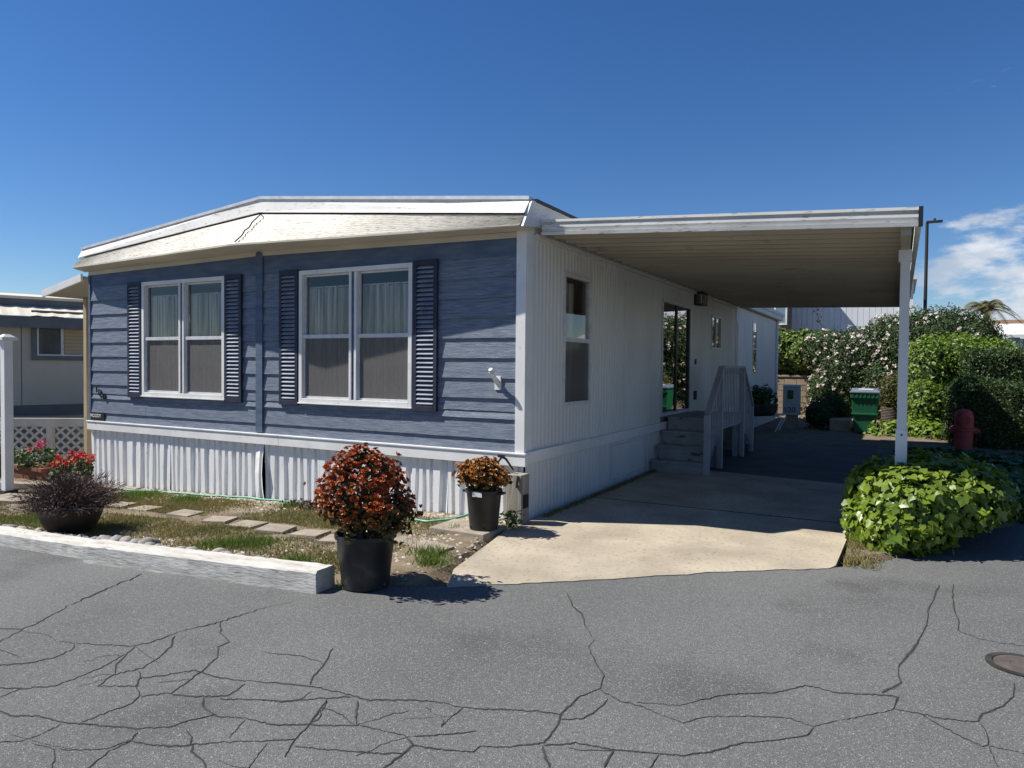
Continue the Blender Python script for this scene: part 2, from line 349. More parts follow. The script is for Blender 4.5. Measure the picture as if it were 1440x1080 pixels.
m_bin = mat('green_bin_plastic', (.012,.115,.05), (.010,.085,.04), scale=4, rough=.45)
m_lid = mat('grey_bin_lid', (.13,.16,.19), (.10,.13,.16), scale=4, rough=.5)
m_wick = mat('brown_wicker', (.10,.075,.06), (.06,.045,.038), scale=30, rough=.7)
m_hyd = mat('faded_red_hydrant', (.36,.055,.05), (.27,.04,.035), scale=8, rough=.6)
m_ped = mat('pale_grey_metal', (.46,.47,.47), (.40,.41,.41), scale=4, rough=.6)
m_bluewall = mat('pale_blue_white_wall', (.70,.72,.74), (.64,.66,.68), scale=1, rough=.7)
m_brown = mat('brown_stucco', (.20,.15,.105), (.16,.12,.085), scale=2, rough=.9)
m_nwall = mat('grey_green_panel', (.46,.45,.39), (.41,.40,.35), scale=1.5, rough=.8)
m_ntrim = mat('slate_trim', (.13,.15,.16), (.11,.125,.135), scale=3, rough=.7)
m_nroof = mat('cream_metal_roof', (.62,.56,.45), (.55,.50,.41), scale=3, rough=.7)
m_tan = mat('tan_post_paint', (.40,.32,.20), (.34,.27,.17), scale=6, stretch=(2,2,.5), rough=.7)
m_lat = mat('beige_lattice', (.66,.61,.52), (.58,.53,.45), scale=5, rough=.8)
m_lamp = mat('dark_bronze', (.025,.023,.022), rough=.5)
m_palm = mat('palm_frond', (.12,.13,.05), (.20,.17,.08), scale=6, rough=.7, island=.4, trans=.2)
m_rust = mat('rusty_iron', (.10,.085,.075), (.065,.055,.05), scale=14, rough=.85, bump=.4)
m_fblue = mat('sky_blue_siding', (.25,.40,.66), (.22,.36,.6), scale=3, rough=.7)
m_cream = mat('cream_siding', (.62,.52,.33), rough=.7)
m_broof = mat('brown_shingle', (.20,.12,.075), (.15,.09,.06), scale=9, rough=.9)
m_number = mat('black_enamel', (.008,.008,.009), rough=.3)
m_letter = mat('white_lettering', (.75,.75,.73), rough=.6)

# ================================================================== SETTING
def ground_grid(name, xs, ys, zf, m, kind='structure'):
    nx, ny = len(xs), len(ys); V = [(x, y, zf(x, y)) for y in ys for x in xs]
    F = [(j*nx+i, j*nx+i+1, (j+1)*nx+i+1, (j+1)*nx+i) for j in range(ny-1) for i in range(nx-1)]
    return obj(name, MB().add(V, F), m, kind=kind)
ground_grid('ground', [-600,-60,-20,-9,0,12,60,600], [-600,-60,-10,0,20,60,600], lambda x, y: gz(x)-.05, m_ground)
EDGE = [(-600,-2.68),(-12,-2.68),(-4.0,-2.68),(-2.6,-2.68),(-.3,-2.5),(.25,-2.30),(.55,-2.1),(1.33,-1.48),(2.05,-.82),(2.87,-.21),(3.2,.17),(3.7,1.23),(4.45,2.6),(6,5.3),(10,11.5),(30,40),(600,500)]
def yedge(x):
    for (a, b), (c, d) in zip(EDGE, EDGE[1:]):
        if a <= x <= c: return b+(d-b)*(x-a)/(c-a)
xs = sorted(set([e[0] for e in EDGE]+[-60,-20,-9,-6,-1,0,.9,1.7,2.4,3,3.45,4,5,8,20,60]+[i*.1 for i in range(3, 46)]))
V = []; F = []
for x in xs:
    e = yedge(x)+(.02*noise.noise((x*4,0,0)) if -1 < x < 5 else 0); V += [(x, e, gz(x)-.004), (x, e-1.5, gz(x)), (x, -40, gz(x)), (x, -600, gz(x))]
for i in range(len(xs)-1):
    for k in range(3): a = i*4+k; F.append((a+1, a+5, a+4, a))
road = obj('road', MB().add(V, F), m_asph, kind='structure')
# front yard soil with small bumps
def yard_z(x, y): return gz(x)+.012+.03*noise.noise((x*1.3, y*1.3, 0))+.012*noise.noise((x*5, y*5, 3))
def yg(xa, xb, ya, yb, nx, ny): return [xa+(xb-xa)*i/nx for i in range(nx+1)], [ya+(yb-ya)*i/ny for i in range(ny+1)]
gx, gy = yg(-12, .5, -2.72, .12, 140, 40)
def yz2(x, y):
    dl = .05+.33*min(1, max(0, (-.55-y)/1.3))       # driveway's left edge x at this y
    z = yard_z(x, y)
    if x > dl-.1: z -= .10*min(1, (x-dl+.1)/.1)
    if x > -.5 and y < yedge(x)+.1: z -= .06*min(1,(yedge(x)+.1-y)/.12)
    return z
ground_grid('front_yard', gx, gy, yz2, m_soil)
# driveway slab: a sheet with a thickness, sloping lip to the road
def drv_left(y): return .05+.33*min(1, max(0, (-.55-y)/1.3)) if y < -.55 else .05
ys = [-2.0,-1.8,-1.6,-1.4,-1.2,-1,-.8,-.55,-.21,0,1,2,4,4.9,4.92,7,9.6]
mb = MB(); pts = []
dl = [(.06,4.6),(.06,-.5),(.16,-.95),(.34,-1.8),(.52,-2.16)]
fr = [(x, yedge(x)-.03+.05*noise.noise((x*5,1,0))+.02*noise.noise((x*19,4,0))) for x in [.6+.04*k for k in range(57)]]
dr = [(2.88,-.15),(2.90,.8),(2.92,4.2)]
poly = dl+fr+dr
mb.add([(x,y,.012 if y > yedge(min(max(x,.3),3))+.25 else .003) for x,y in poly]+[(x,y,-.2) for x,y in poly], [tuple(range(len(poly)))]+[(i,(i+1)%len(poly),(i+1)%len(poly)+len(poly),i+len(poly)) for i in range(len(poly))])
drive = obj('driveway', mb, m_conc, kind='structure')
obj('expansion_joint', MB().box((.08,1.52,.013),(2.9,1.533,.0155)), m_crack, drive)
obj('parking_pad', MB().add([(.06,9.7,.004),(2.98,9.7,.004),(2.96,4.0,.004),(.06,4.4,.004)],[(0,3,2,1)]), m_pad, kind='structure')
ground_grid('back_yard', [-.1,1,2,3,4.2], [9.69,11,13,15,19.6], lambda x, y: .0+.0*x, m_soil)
gx, gy = yg(2.93, 9, -.3, 16.5, 30, 60)
ground_grid('side_bed', gx, gy, lambda x, y: .02+.02*noise.noise((x*2,y*2,0)) if y > yedge(x)+.05 else -.07, m_soil)

# cracks in the asphalt, traced on the ground
CRK = [  # in half-pixel coordinates from (0,760)
 [(400,95),(300,135),(190,185),(120,225),(65,250),(0,248),(-60,240)],[(65,250),(30,270),(0,285),(-50,300)],
 [(65,255),(130,265),(160,285),(260,293),(370,298),(430,285),(500,258),(610,232),(740,190),(830,170)],
 [(490,270),(480,300),(440,335),(400,360),(320,378),(275,410),(390,410)],[(380,298),(350,325),(325,350),(325,375)],
 [(-60,350),(0,352),(80,345),(150,332),(205,305),(210,292)],[(-60,420),(0,415),(60,418),(150,410),(210,390),(290,355),(350,320)],[(0,440),(60,418)],
 [(-60,470),(0,480),(40,495),(110,495),(175,513),(230,517),(300,522),(380,530),(480,525),(540,505),(610,490)],
 [(230,512),(300,485),(370,460),(395,435),(380,412),(395,385),(390,365)],
 [(395,440),(480,430),(540,390),(580,355),(610,330),(615,300),(645,285),(620,260),(620,232)],
 [(395,390),(470,378),(550,366),(610,385),(680,395),(790,402),(870,410),(920,420),(985,435),(1040,450),(1150,450),(1200,452),(1260,460),(1300,472),(1440,478)],
 [(480,432),(550,440),(640,437),(690,405)],
 [(575,445),(570,470),(610,495),(690,500),(770,520),(870,518),(930,522),(1010,520),(1070,535),(1140,550),(1160,575),(1130,605),(1080,640),(1050,680)],
 [(870,405),(885,380),(910,350),(935,305)],[(920,450),(895,480),(870,520),(830,560),(800,610)],[(620,447),(720,448),(800,455),(900,445),(985,440)],
 [(1005,450),(1000,520)],[(1300,472),(1270,495),(1240,525)],[(1160,552),(1250,547),(1340,537)],[(1160,578),(1250,590),(1330,595),(1350,580),(1440,582)],
 [(-60,572),(0,567),(60,565),(130,540),(175,515)],[(90,570),(150,588),(210,590),(300,588),(370,560),(390,540)],[(150,588),(155,610),(145,640),(150,680)],
 [(370,565),(420,575),(480,580),(540,575),(620,568),(740,565),(830,560)],[(540,575),(540,595),(570,620),(580,640),(600,680)],[(525,530),(540,555),(535,575)],
 [(640,560),(690,505)],[(370,565),(310,590),(250,640),(210,680)],[(750,570),(700,640),(680,680)],[(830,580),(930,590),(1080,600),(1130,600)],
 [(1595,148),(1610,185),(1635,205),(1645,240),(1670,280),(1655,300),(1675,345),(1698,380),(1690,415),(1630,440),(1575,490),(1570,520),(1530,570),(1440,580)],
 [(1685,420),(1740,450),(1810,470),(1870,495),(1920,513),(1980,497),(2100,495),(2220,500),(2290,525),(2340,510),(2430,495),(2515,475),(2525,440),(2480,435),(2360,430),(2265,408),(2180,428),(2040,434),(1910,465),(1790,455)],
 [(1440,478),(1510,480),(1575,490)],[(1580,505),(1640,502),(1690,470),(1710,445)],
 [(2290,525),(2270,550),(2200,560),(2080,572),(2000,595),(1920,605),(1840,600),(1730,590),(1620,570),(1530,578)],
 [(2640,125),(2625,170),(2610,200),(2605,240),(2580,290),(2530,350),(2525,380),(2535,400),(2480,430)],
 [(2680,125),(2680,180),(2695,230),(2695,255),(2750,275),(2810,288),(2880,297),(2960,310)],
 [(2515,475),(2590,488),(2640,500),(2750,512),(2760,490),(2820,465),(2850,440),(2852,400)],
 [(2590,490),(2680,540),(2760,580),(2780,575),(2775,540),(2755,515)],[(2780,580),(2805,635),(2820,680)],[(2780,578),(2880,600),(2960,620)],
 [(1850,605),(1830,640),(1810,680)],[(1525,580),(1545,640)],[(1725,590),(1700,640)]]
main = list(CRK)
for k in range(20):          # hairline branches off the traced cracks
    pl = random.choice(main[:31] if k < 14 else main); a, b = random.choice(pl); ang = random.uniform(0, 6.28); br = [(a, b)]
    for j in range(random.randint(4, 8)):
        ang += random.gauss(0, .28); a += 26*math.cos(ang); b += 11*math.sin(ang); br.append((a, b))
    CRK.append(br)
mb = MB(); mb2 = MB()
for pl in CRK:
    pts = []
    for (a, b), (c, d) in zip(pl, pl[1:]):
        n = max(2, int(math.hypot(c-a, d-b)/9))
        for i in range(n): pts.append((a+(c-a)*i/n, b+(d-b)*i/n))
    pts.append(pl[-1]); W = []
    for (a, b) in pts:
        q = ong((a/2+random.uniform(-1.1,1.1), 760+b/2+random.uniform(-.9,.9))); W.append(Vector((q.x, q.y, gz(q.x)+.003)))
    W = [q for q in W if q.y < yedge(q.x)-.03]
    if len(W) < 2: continue
    ring = []; ring2 = []
    big = random.uniform(.7, 1.25) if pl in main else .42
    for i, q in enumerate(W):
        d = (W[min(i+1,len(W)-1)]-W[max(i-1,0)]); d.z = 0; d.normalize(); s = Vector((-d.y, d.x, 0)); h = (.0005+.0033*max(0,.45+1.1*noise.noise((q.x*3.1,q.y*3.1,2)))+random.uniform(0,.0009))*big*(.4 if i in (0,len(W)-1) else 1)
        ring += [q+s*h, q-s*h*random.uniform(.6,1.2)]; dn = Vector((0,0,.0015)); ring2 += [q+s*h*random.uniform(1.0,2.6)-dn, q-s*h*random.uniform(1.0,2.6)-dn]
    mb.add(ring, [(2*i, 2*i+1, 2*i+3, 2*i+2) for i in range(len(W)-1)]); mb2.add(ring2, [(2*i, 2*i+1, 2*i+3, 2*i+2) for i in range(len(W)-1)])
obj('crack', mb, m_crack, road, kind='stuff'); obj('crumbled_edge', mb2, m_crumb, road, kind='stuff')
# valve cover in the road
vc = thing('valve_cover', (3.9,-1.74,0), 'small round rusty iron valve cover sunk in the cracked asphalt', 'manhole')
obj('rim', MB().lathe([(.165,.001),(.165,.008),(.135,.009),(.13,.004)], (3.9,-1.74,0), 30, False), m_crack, vc)
obj('lid', MB().lathe([(.001,.007),(.05,.0075),(.055,.010),(.10,.010),(.105,.0075),(.128,.007),(.129,.002)], (3.9,-1.74,0), 30, False), m_rust, vc)

# ================================================================== MOBILE HOME
XL, ZT, ZB = -7.36, 2.85, .69; XM = -3.75; YB = 16.2
home = thing('mobile_home', (XM, 8, 0), 'long mobile home with blue board front, white ribbed side and low gabled fascia', 'mobile home')
WIN = [(-6.075,-4.375,1.10,2.69), (-3.06,-1.38,1.105,2.68)]
# backing wall of the front, with window openings
mb = MB(); zs0, zs1 = .55, 2.93
xs = [XL+.02, WIN[0][0]+.03, WIN[0][1]-.03, WIN[1][0]+.03, WIN[1][1]-.03, -.03]
for i in range(5):
    if i in (1, 3):
        wz = WIN[(i-1)//2]; mb.box((xs[i],.012,zs0),(xs[i+1],.09,wz[2]+.03)); mb.box((xs[i],.012,wz[3]-.03),(xs[i+1],.09,zs1))
    else: mb.box((xs[i],.012,zs0),(xs[i+1],.09,zs1))
obj('front_wall', mb, m_inner, home)
# lap boards
def board(x0, x1, z0, z1):
    t = .022+random.uniform(-.0015,.0015)
    return MB().hexa([(x0,-t,z0),(x1,-t,z0),(x1,.011,z0),(x0,.011,z0),(x0,-.003,z1),(x1,-.003,z1),(x1,.011,z1),(x0,.011,z1)])
PIT = .2072; rows = [(ZB-.01,.815)]+[(.815+PIT*k, .815+PIT*(k+1)) for k in range(9)]
for z0, z1 in rows:
    for (h0, h1, wz) in ((XL+.045, XM-.062, WIN[0]), (XM+.062, -.10, WIN[1])):
        segs = [(h0, h1)]
        if z1 > wz[2]+.02 and z0 < wz[3]-.02:
            if z0 < wz[2]-.04:      # board passes under the sill: lower strip stays whole
                obj('board', board(h0, h1, z0, wz[2]-.004), m_blue, home); z0b = wz[2]-.004
                for a, b in ((h0, wz[0]-.004), (wz[1]+.004, h1)):
                    mb = MB(); f = (z0b-z0)/(z1-z0); yb = -.022+.019*f
                    mb.hexa([(a,yb,z0b),(b,yb,z0b),(b,.011,z0b),(a,.011,z0b),(a,-.003,z1),(b,-.003,z1),(b,.011,z1),(a,.011,z1)]); obj('board', mb, m_blue, home)
                continue
            segs = [(h0, wz[0]-.004), (wz[1]+.004, h1)]
        for a, b in segs:
            if b-a > 2.5:
                k = random.uniform(a+.8, b-.8); obj('board', board(a, k-.0015, z0, z1+.002), m_blue, home); obj('board', board(k+.0015, b, z0, z1+.002), m_blue, home)
            else: obj('board', board(a, b, z0, z1+.002), m_blue, home)
# frieze board and cream cap strip follow the slight camber to the middle
for a, b, za, zb in ((XL+.045, XM-.062, 2.85, 2.905), (XM+.062, -.10, 2.905, 2.85)):
    obj('frieze_board', MB().hexa([(a,-.013,2.682),(b,-.013,2.682),(b,.011,2.682),(a,.011,2.682),(a,-.013,za),(b,-.013,zb),(b,.011,zb),(a,.011,za)]), m_bluetrim, home)
    obj('cap_strip', MB().hexa([(a-.04,-.03,za+.002),(b+.02,-.03,zb+.002),(b+.02,.011,zb+.002),(a-.04,.011,za+.002),(a-.04,-.03,za+.06),(b+.02,-.03,zb+.06),(b+.02,.011,zb+.06),(a-.04,.011,za+.06)]), m_soffit, home)
obj('batten', MB().box((XM-.06,-.035,.70),(XM+.06,.011,2.945)), m_bluetrim, home, bevel=.004)
obj('corner_trim', MB().box((XL-.01,-.028,.69),(XL+.043,.03,2.86)), m_bluetrim, home, bevel=.004)
obj('corner_trim', MB().box((-.098,-.032,.69),(.012,.0,2.96)).box((-.02,-.0,.69),(.014,.12,2.96)), m_white, home, bevel=.003)
# belt trim
obj('belt_trim', MB().box((XL-.03,-.045,.555),(-3.4,.02,.672)).box((XL-.035,-.055,.672),(-3.4,.02,.69)), m_white, home, bevel=.003)
obj('belt_trim', MB().box((-3.397,-.045,.555),(.03,.02,.672)).box((-3.397,-.055,.672),(.035,.02,.69)), m_white, home, bevel=.003)
obj('belt_trim', MB().box((.0,.022,.58),(.035,10.2,.67)).box((.0,.022,.67),(.045,10.2,.70)), m_white, home, bevel=.003)
# skirting: ribbed sheets
def rib_profile(L_, pitch, depth, irregular=False):
    pts = [(0,0)]; x = .01
    while x < L_-.05:
        w1 = pitch*(random.uniform(.55,1.3) if irregular else 1)
        a = w1*.46; b = w1*.12
        for dx, d in ((a,0),(b,depth*(random.uniform(.7,1.2) if irregular else 1)),(w1-a-2*b,None),(b,0)):
            x += dx
            if x > L_-.01: break
            pts.append((x, pts[-1][1] if d is None else d))
    pts.append((L_, 0)); return pts
for i in range(8):
    x0 = XL+.01+i*.918; x1 = x0+.914; prof = rib_profile(x1-x0, .15, .03, True); zb = -.06
    mb = MB(); lean = random.uniform(-.012,.012); vs = []
    for u, d in prof:
        x = x0+u; g = gz(x)-.05
        for k in range(5):
            f = k/4; bul = 0
            if i == 3: bul = -.055*math.sin(math.pi*f)*max(0,(u/(x1-x0)-.75)/.25)
            vs.append((x+(.006*math.sin(f*5+u*20)), .0+d+lean*(1-f)+bul, .57+(g-.57)*(1-f)))
    n = len(prof); mb.add(vs, [(j*5+k, j*5+5+k, j*5+6+k, j*5+1+k) for j in range(n-1) for k in range(4)])
    obj('skirting_panel', mb, m_skirt, home)
for i in range(11):
    y0 = .012 if i == 0 else .20+i*.92; y1 = .20+i*.92+.917
    if i == 10: y1 = 10.2
    prof = rib_profile(y1-y0, .092, .014); mb = MB(); vs = []
    for u, d in prof: vs += [(-.012-d+.014, y0+u, -.04), (-.012-d+.014, y0+u, .60)]
    mb.add(vs, [(2*j, 2*j+2, 2*j+3, 2*j+1) for j in range(len(prof)-1)]); obj('skirting_panel', mb, m_side, home)
obj('access_panel', MB().box((.004,2.42,.09),(.022,3.74,.525)), m_side, home, bevel=.004)
# side wall: ribbed sheets round the openings
OPEN = [(.86,1.64,1.125,2.61), (4.53,6.26,.79,2.65), (7.83,8.68,1.93,2.61)]
def side_sheet(y0, y1, z0, z1, pitch=.09, depth=.012, x=0.):
    prof = rib_profile(y1-y0, pitch, depth); vs = []
    for u, d in prof: vs += [(x+depth-d, y0+u, z0), (x+depth-d, y0+u, z1)]
    obj('wall_panel', MB().add(vs, [(2*j, 2*j+2, 2*j+3, 2*j+1) for j in range(len(prof)-1)]), m_side, home)
y = .12
for o in OPEN:
    yy = y
    while yy < o[0]-.01:
        y2 = min(o[0], yy+1.22); side_sheet(yy, y2, .69, 2.97); yy = y2
    side_sheet(o[0], o[1], o[3], 2.97)
    if o[2] > .8: side_sheet(o[0], o[1], .69, o[2])
    y = o[1]
while y < 10.2: y2 = min(10.2, y+1.22); side_sheet(y, y2, .69, 2.97); y = y2
yy = 10.26
while yy < YB-.01: y2 = min(YB, yy+1.22); side_sheet(yy, y2, .02, 3.06, .20, .006); yy = y2
obj('corner_trim', MB().box((-.02,10.2,.02),(.03,10.26,3.0)), m_white, home)
obj('corner_trim', MB().box((-.05,YB-.02,.02),(.02,YB+.04,3.06)), m_white, home)
obj('downpipe', MB().tube([(.05,YB-.12,3.0),(.05,YB-.12,.1)], .035), m_bluewall, home)
# plain shell behind (closed, so that the rooms are dark)
mb = MB()
for (a, b, za, zb) in ((.02,.86,.6,2.95),(.86,1.64,.6,1.125),(.86,1.64,2.61,2.95),(1.64,4.53,.6,2.95),(4.53,6.26,2.65,2.95),(4.53,6.26,.6,.79),(6.26,7.83,.6,2.95),(7.83,8.68,.6,1.93),(7.83,8.68,2.61,2.95),(8.68,YB,.0,3.05)):
    mb.box((-.09,a,za),(-.022,b,zb))

for (a, b, za, zb) in ((.1,.8,-.3,2.95),(.8,2.6,-.3,1.1),(.8,2.6,2.65,2.95),(2.6,YB,-.3,2.95)): mb.box((XL,a,za),(XL+.06,b,zb))  # left side leaves a gap for the added window
mb.box((XL,YB-.06,-.3),(-.03,YB,3.05)); mb.box((XL+.06,.1,.60),(-.1,YB-.1,.66)); mb.box((XL+.06,.1,2.88),(-.1,YB-.1,2.92))
mb.box((XL+.06,3.6,.66),(-.1,3.66,2.88)); mb.box((-3.6,3.66,.66),(-3.55,YB-.1,2.88)); mb.box((-3.55,7.2,.66),(-.1,7.25,2.88))
obj('shell', mb, m_inner, home)
mb = MB()
for (a, b, za, zb) in ((.03,.8,-.35,2.95),(.8,2.6,-.35,1.1),(.8,2.6,2.65,2.95),(2.6,YB,-.35,2.95)): mb.box((XL-.02,a,za),(XL-.002,b,zb))
obj('left_wall', mb, m_side, home)
added_win = obj('window', MB().box((XL-.03,.8,1.1),(XL+.03,.85,2.65)).box((XL-.03,2.55,1.1),(XL+.03,2.6,2.65)).box((XL-.03,.85,1.1),(XL+.03,2.55,1.15)).box((XL-.03,.85,2.6),(XL+.03,2.55,2.65)), m_white, home)  # unseen window added so that light reaches the front room
obj('pane', MB().box((XL-.004,.85,1.15),(XL,2.55,2.6)), m_glass, added_win)
# roof
def quad(mb, a, b, c, d): return mb.add([a,b,c,d],[(0,1,2,3)])
mb = MB()
quad(mb, (XL-.2,.03,3.235),(XM,.03,3.60),(XM,YB+.2,3.60),(XL-.2,YB+.2,3.235)); quad(mb, (XM,.03,3.60),(.05,.03,3.19),(.05,YB+.2,3.19),(XM,YB+.2,3.60))
quad(mb, (XL-.2,YB+.2,3.235),(XM,YB+.2,3.6),(.05,YB+.2,3.19),(.05,YB+.2,2.9)); quad(mb, (XL-.2,.03,2.93),(XL-.2,.03,3.235),(XL-.2,YB+.2,3.235),(XL-.2,YB+.2,2.93))
quad(mb, (XL-.2,.03,2.93),(XL-.2,YB+.2,2.93),(.05,YB+.2,2.96),(.05,.03,2.96))
obj('roof', mb, m_rooftop, home)
obj('side_fascia', MB().box((.052,-.03,2.965),(.085,10.2,3.195)), m_roof2, home)
obj('side_fascia', MB().box((.052,10.2,2.98),(.16,YB+.25,3.10)).box((.052,10.2,3.10),(.19,YB+.25,3.19)), m_bluewall, home)
obj('roof_edge', MB().box((.045,.0,3.198),(.11,10.2,3.222)), m_blackmetal, home)
# front mansard: bowed out in the middle
A = [Vector((XL-.2,.0,3.25)), Vector((XM,.0,3.615)), Vector((.06,-.06,3.205))]
B = [Vector((XL-.21,-.06,3.125)), Vector((XM,-.03,3.45)), Vector((.07,-.20,3.05))]
D = [Vector((XL-.14,-.18,2.95)), Vector((XM,-.495,2.963)), Vector((.06,-.27,2.91))]
for i in (0, 1):
    a0,a1,b0,b1,d0,d1 = A[i],A[i+1],B[i],B[i+1],D[i],D[i+1]; g = .004 if i else -.004
    e = Vector((0,.035,-.012))
    mb = MB(); th = Vector((0,.03,0)); mb.hexa([b0,b1,b1+th,b0+th,a0,a1,a1+th,a0+th]); obj('fascia_strip', mb, m_roof2, home)
    lip = Vector((0,-.02,.0)); up = Vector((0,0,.035))
    mb = MB(); mb.hexa([a0+lip,a1+lip,a1+th*2,a0+th*2,a0+lip+up,a1+lip+up,a1+th*2+up,a0+th*2+up]); obj('drip_edge', mb, m_alu, home)
    mb = MB(); nst = 11; nx = 40; vs = []
    for k in range(2*nst+1):
        f = k/(2*nst)
        for j in range(nx+1):
            u = j/nx; p = (b0+(b1-b0)*u+e)*(1-f)+(d0+(d1-d0)*u)*f
            out = Vector((0,-1,.3)).normalized()*(.010 if k % 2 else 0); sag = .004*noise.noise((u*6+i*9, f*2, 0))
            vs.append(p+out+Vector((0,sag,0)))
    n = nx+1; mb.add(vs, [(k*n+j+1, k*n+j, (k+1)*n+j, (k+1)*n+j+1) for k in range(2*nst) for j in range(nx)])
    obj('fascia_panel', mb, m_roof, home)
    mb = MB(); w0 = Vector((d0.x, .01, 2.915)); w1 = Vector((d1.x, .01, 2.915))
    if i == 0: w1.z = 2.962; w0.z = 2.912
    else: w0.z = 2.962; w1.z = 2.912
    t = Vector((0,0,.02)); mb.hexa([d0,d1,w1,w0,d0+t,d1+t,w1+t,w0+t]); obj('soffit', mb, m_soffit, home)
# sealed joint down the fascia middle
pts = [B[1]+Vector((.02,.012,-.03))]
for k in range(1, 12):
    f = k/12; p = B[1]*(1-f)+D[1]*f; pts.append(p+Vector((.10-.0*f+random.uniform(-.025,.025), -.022, 0)))
obj('fascia_joint', MB().tube(pts, .008, 5), m_crack, home)
obj('fascia_end', MB().hexa([(.062,-.26,2.91),(.095,-.26,2.91),(.095,.02,2.95),(.062,.02,2.95),(.072,-.06,3.20),(.09,-.06,3.20),(.09,.02,3.20),(.072,.02,3.20)]), m_roof2, home)
# front windows
def window_front(x0, x1, z0, z1, label):
    xm = (x0+x1)/2; mb = MB(); yf = -.045
    for a, b, c, d in ((x0,x0+.05,z0,z1),(x1-.05,x1,z0,z1),(xm-.055,xm-.022,z0+.05,z1-.05),(xm+.022,xm+.055,z0+.05,z1-.05)): mb.box((a,yf,c),(b,.05,d))
    mb.box((x0+.05,yf,z0),(x1-.05,.05,z0+.05)); mb.box((x0+.05,yf,z1-.05),(x1-.05,.05,z1))
    mb.box((x0-.01,-.058,z0-.018),(x1+.01,-.0,z0-.002))
    fr = obj('window', mb, m_white, home, label=label, bevel=.003)
    obj('mullion_cover', MB().box((xm-.021,-.030,z0+.052),(xm+.021,.03,z1-.052)), m_bluetrim, fr)
    for a, b in ((x0+.052,xm-.057),(xm+.057,x1-.052)):
        zm = z0+(z1-z0)*.50
        s = MB(); s.box((a,-.032,zm-.022),(b,.02,zm+.022))
        for p, q in ((a,a+.022),(b-.022,b)): s.box((p,-.015,z0+.052),(q,.02,zm-.022)); s.box((p,.0,zm+.022),(q,.03,z1-.052))
        s.box((a+.022,-.015,z0+.052),(b-.022,.02,z0+.075)); s.box((a+.022,0,z1-.075),(b-.022,.03,z1-.052))
        obj('sash', s, m_alu, fr, bevel=.002)
        obj('pane', MB().box((a+.022,.012,zm+.022),(b-.022,.016,z1-.075)), m_glass, fr)
        obj('pane', MB().box((a+.022,.006,z0+.075),(b-.022,.010,zm-.022)), m_glass, fr)
        obj('insect_screen', MB().box((a+.022,-.008,z0+.075),(b-.022,-.0075,zm-.022)), m_screen, fr)
    for a, b in ((x0+.01, xm-.02), (xm+.02, x1-.01)):
        vs = []; n = 90; zt = z1-.20
        for j in range(n+1):
            u = a+(b-a)*j/n; yv = .082+.02*math.sin(j*1.05)+.006*math.sin(j*.37+a*5)
            vs += [(u, yv, z0-.02), (u+.004*math.sin(j), yv, (z0+z1)/2), (u, yv, zt+.012*math.sin(j*.5))]
        obj('curtain', MB().add(vs, [(3*j+k, 3*j+3+k, 3*j+4+k, 3*j+1+k) for j in range(n) for k in (0,1)]), m_curt, fr, smooth=True)
    obj('curtain_rod', MB().tube([(x0+.03,.105,z1-.19),(x1-.03,.105,z1-.19)], .008), m_white, fr)
window_front(*WIN[0], 'white double window with sheer curtains on the side of the house number')
window_front(*WIN[1], 'white double window with sheer curtains nearest the carport corner')
# shutters
slat_me = MB().hexa([(-.108,-.012,-.012),(.108,-.012,-.012),(.108,.010,.012),(-.108,.010,.012),(-.108,-.016,-.005),(.108,-.016,-.005),(.108,.006,.019),(-.108,.006,.019)]).mesh('slat'); slat_me.materials.append(m_slat)
for xc in (-6.245, -4.215, -3.235, -1.205):
    mb = MB(); z0, z1 = 1.065, 2.70; y0, y1 = -.048, -.018
    mb.box((xc-.155,y0,z0),(xc-.11,y1,z1)); mb.box((xc+.11,y0,z0),(xc+.155,y1,z1)); mb.box((xc-.11,y0,z0),(xc+.11,y1,z0+.06)); mb.box((xc-.11,y0,z1-.06),(xc+.11,y1,z1)); mb.box((xc-.11,-.026,z0+.06),(xc+.11,-.0195,z1-.06))
    sh = obj('shutter', mb, m_navy, home, bevel=.003)
    n = 31
    for k in range(n):
        o = bpy.data.objects.new('slat', slat_me); place(o, sh, Matrix.Translation((xc,-.036,z0+.085+(z1-z0-.17)*k/(n-1))))
# side window, glass door, small window
def side_window(y0, y1, z0, z1, mid=True, lbl=None):
    mb = MB(); x0, x1 = -.03, .03
    mb.box((x0,y0,z0),(x1,y0+.04,z1)); mb.box((x0,y1-.04,z0),(x1,y1,z1)); mb.box((x0,y0+.04,z0),(x1,y1-.04,z0+.04)); mb.box((x0,y0+.04,z1-.04),(x1,y1-.04,z1))
    fr = obj('window', mb, m_alu, home, label=lbl, bevel=.002); zm = (z0+z1)/2
    if mid:
        obj('sash_rail', MB().box((-.02,y0+.04,zm-.025),(.024,y1-.04,zm+.025)), m_alu, fr)
        obj('pane', MB().box((-.004,y0+.04,zm+.025),(.0,y1-.04,z1-.04)), m_glass, fr); obj('pane', MB().box((-.004,y0+.04,z0+.04),(.0,y1-.04,zm-.025)), m_glass, fr)
        obj('insect_screen', MB().box((.012,y0+.04,z0+.04),(.0125,y1-.04,zm-.025)), m_screen, fr)
        vs = []; n = 40
        for j in range(n+1): u = y0+(y1-y0)*j/n; xx = -.2+.02*math.sin(j*1.1); vs += [(xx,u,z0),(xx,u,z1-.05)]
        obj('curtain', MB().add(vs, [(2*j,2*j+2,2*j+3,2*j+1) for j in range(n)]), m_curt, fr, smooth=True)
    else:
        obj('sash_rail', MB().box((-.01,(y0+y1)/2-.02,z0+.04),(.02,(y0+y1)/2+.02,z1-.04)), m_alu, fr)
        obj('pane', MB().box((-.004,y0+.04,z0+.04),(.0,y1-.04,z1-.04)), m_glass, fr)
    return fr
side_window(*OPEN[0], True, 'tall narrow side window under the carport')
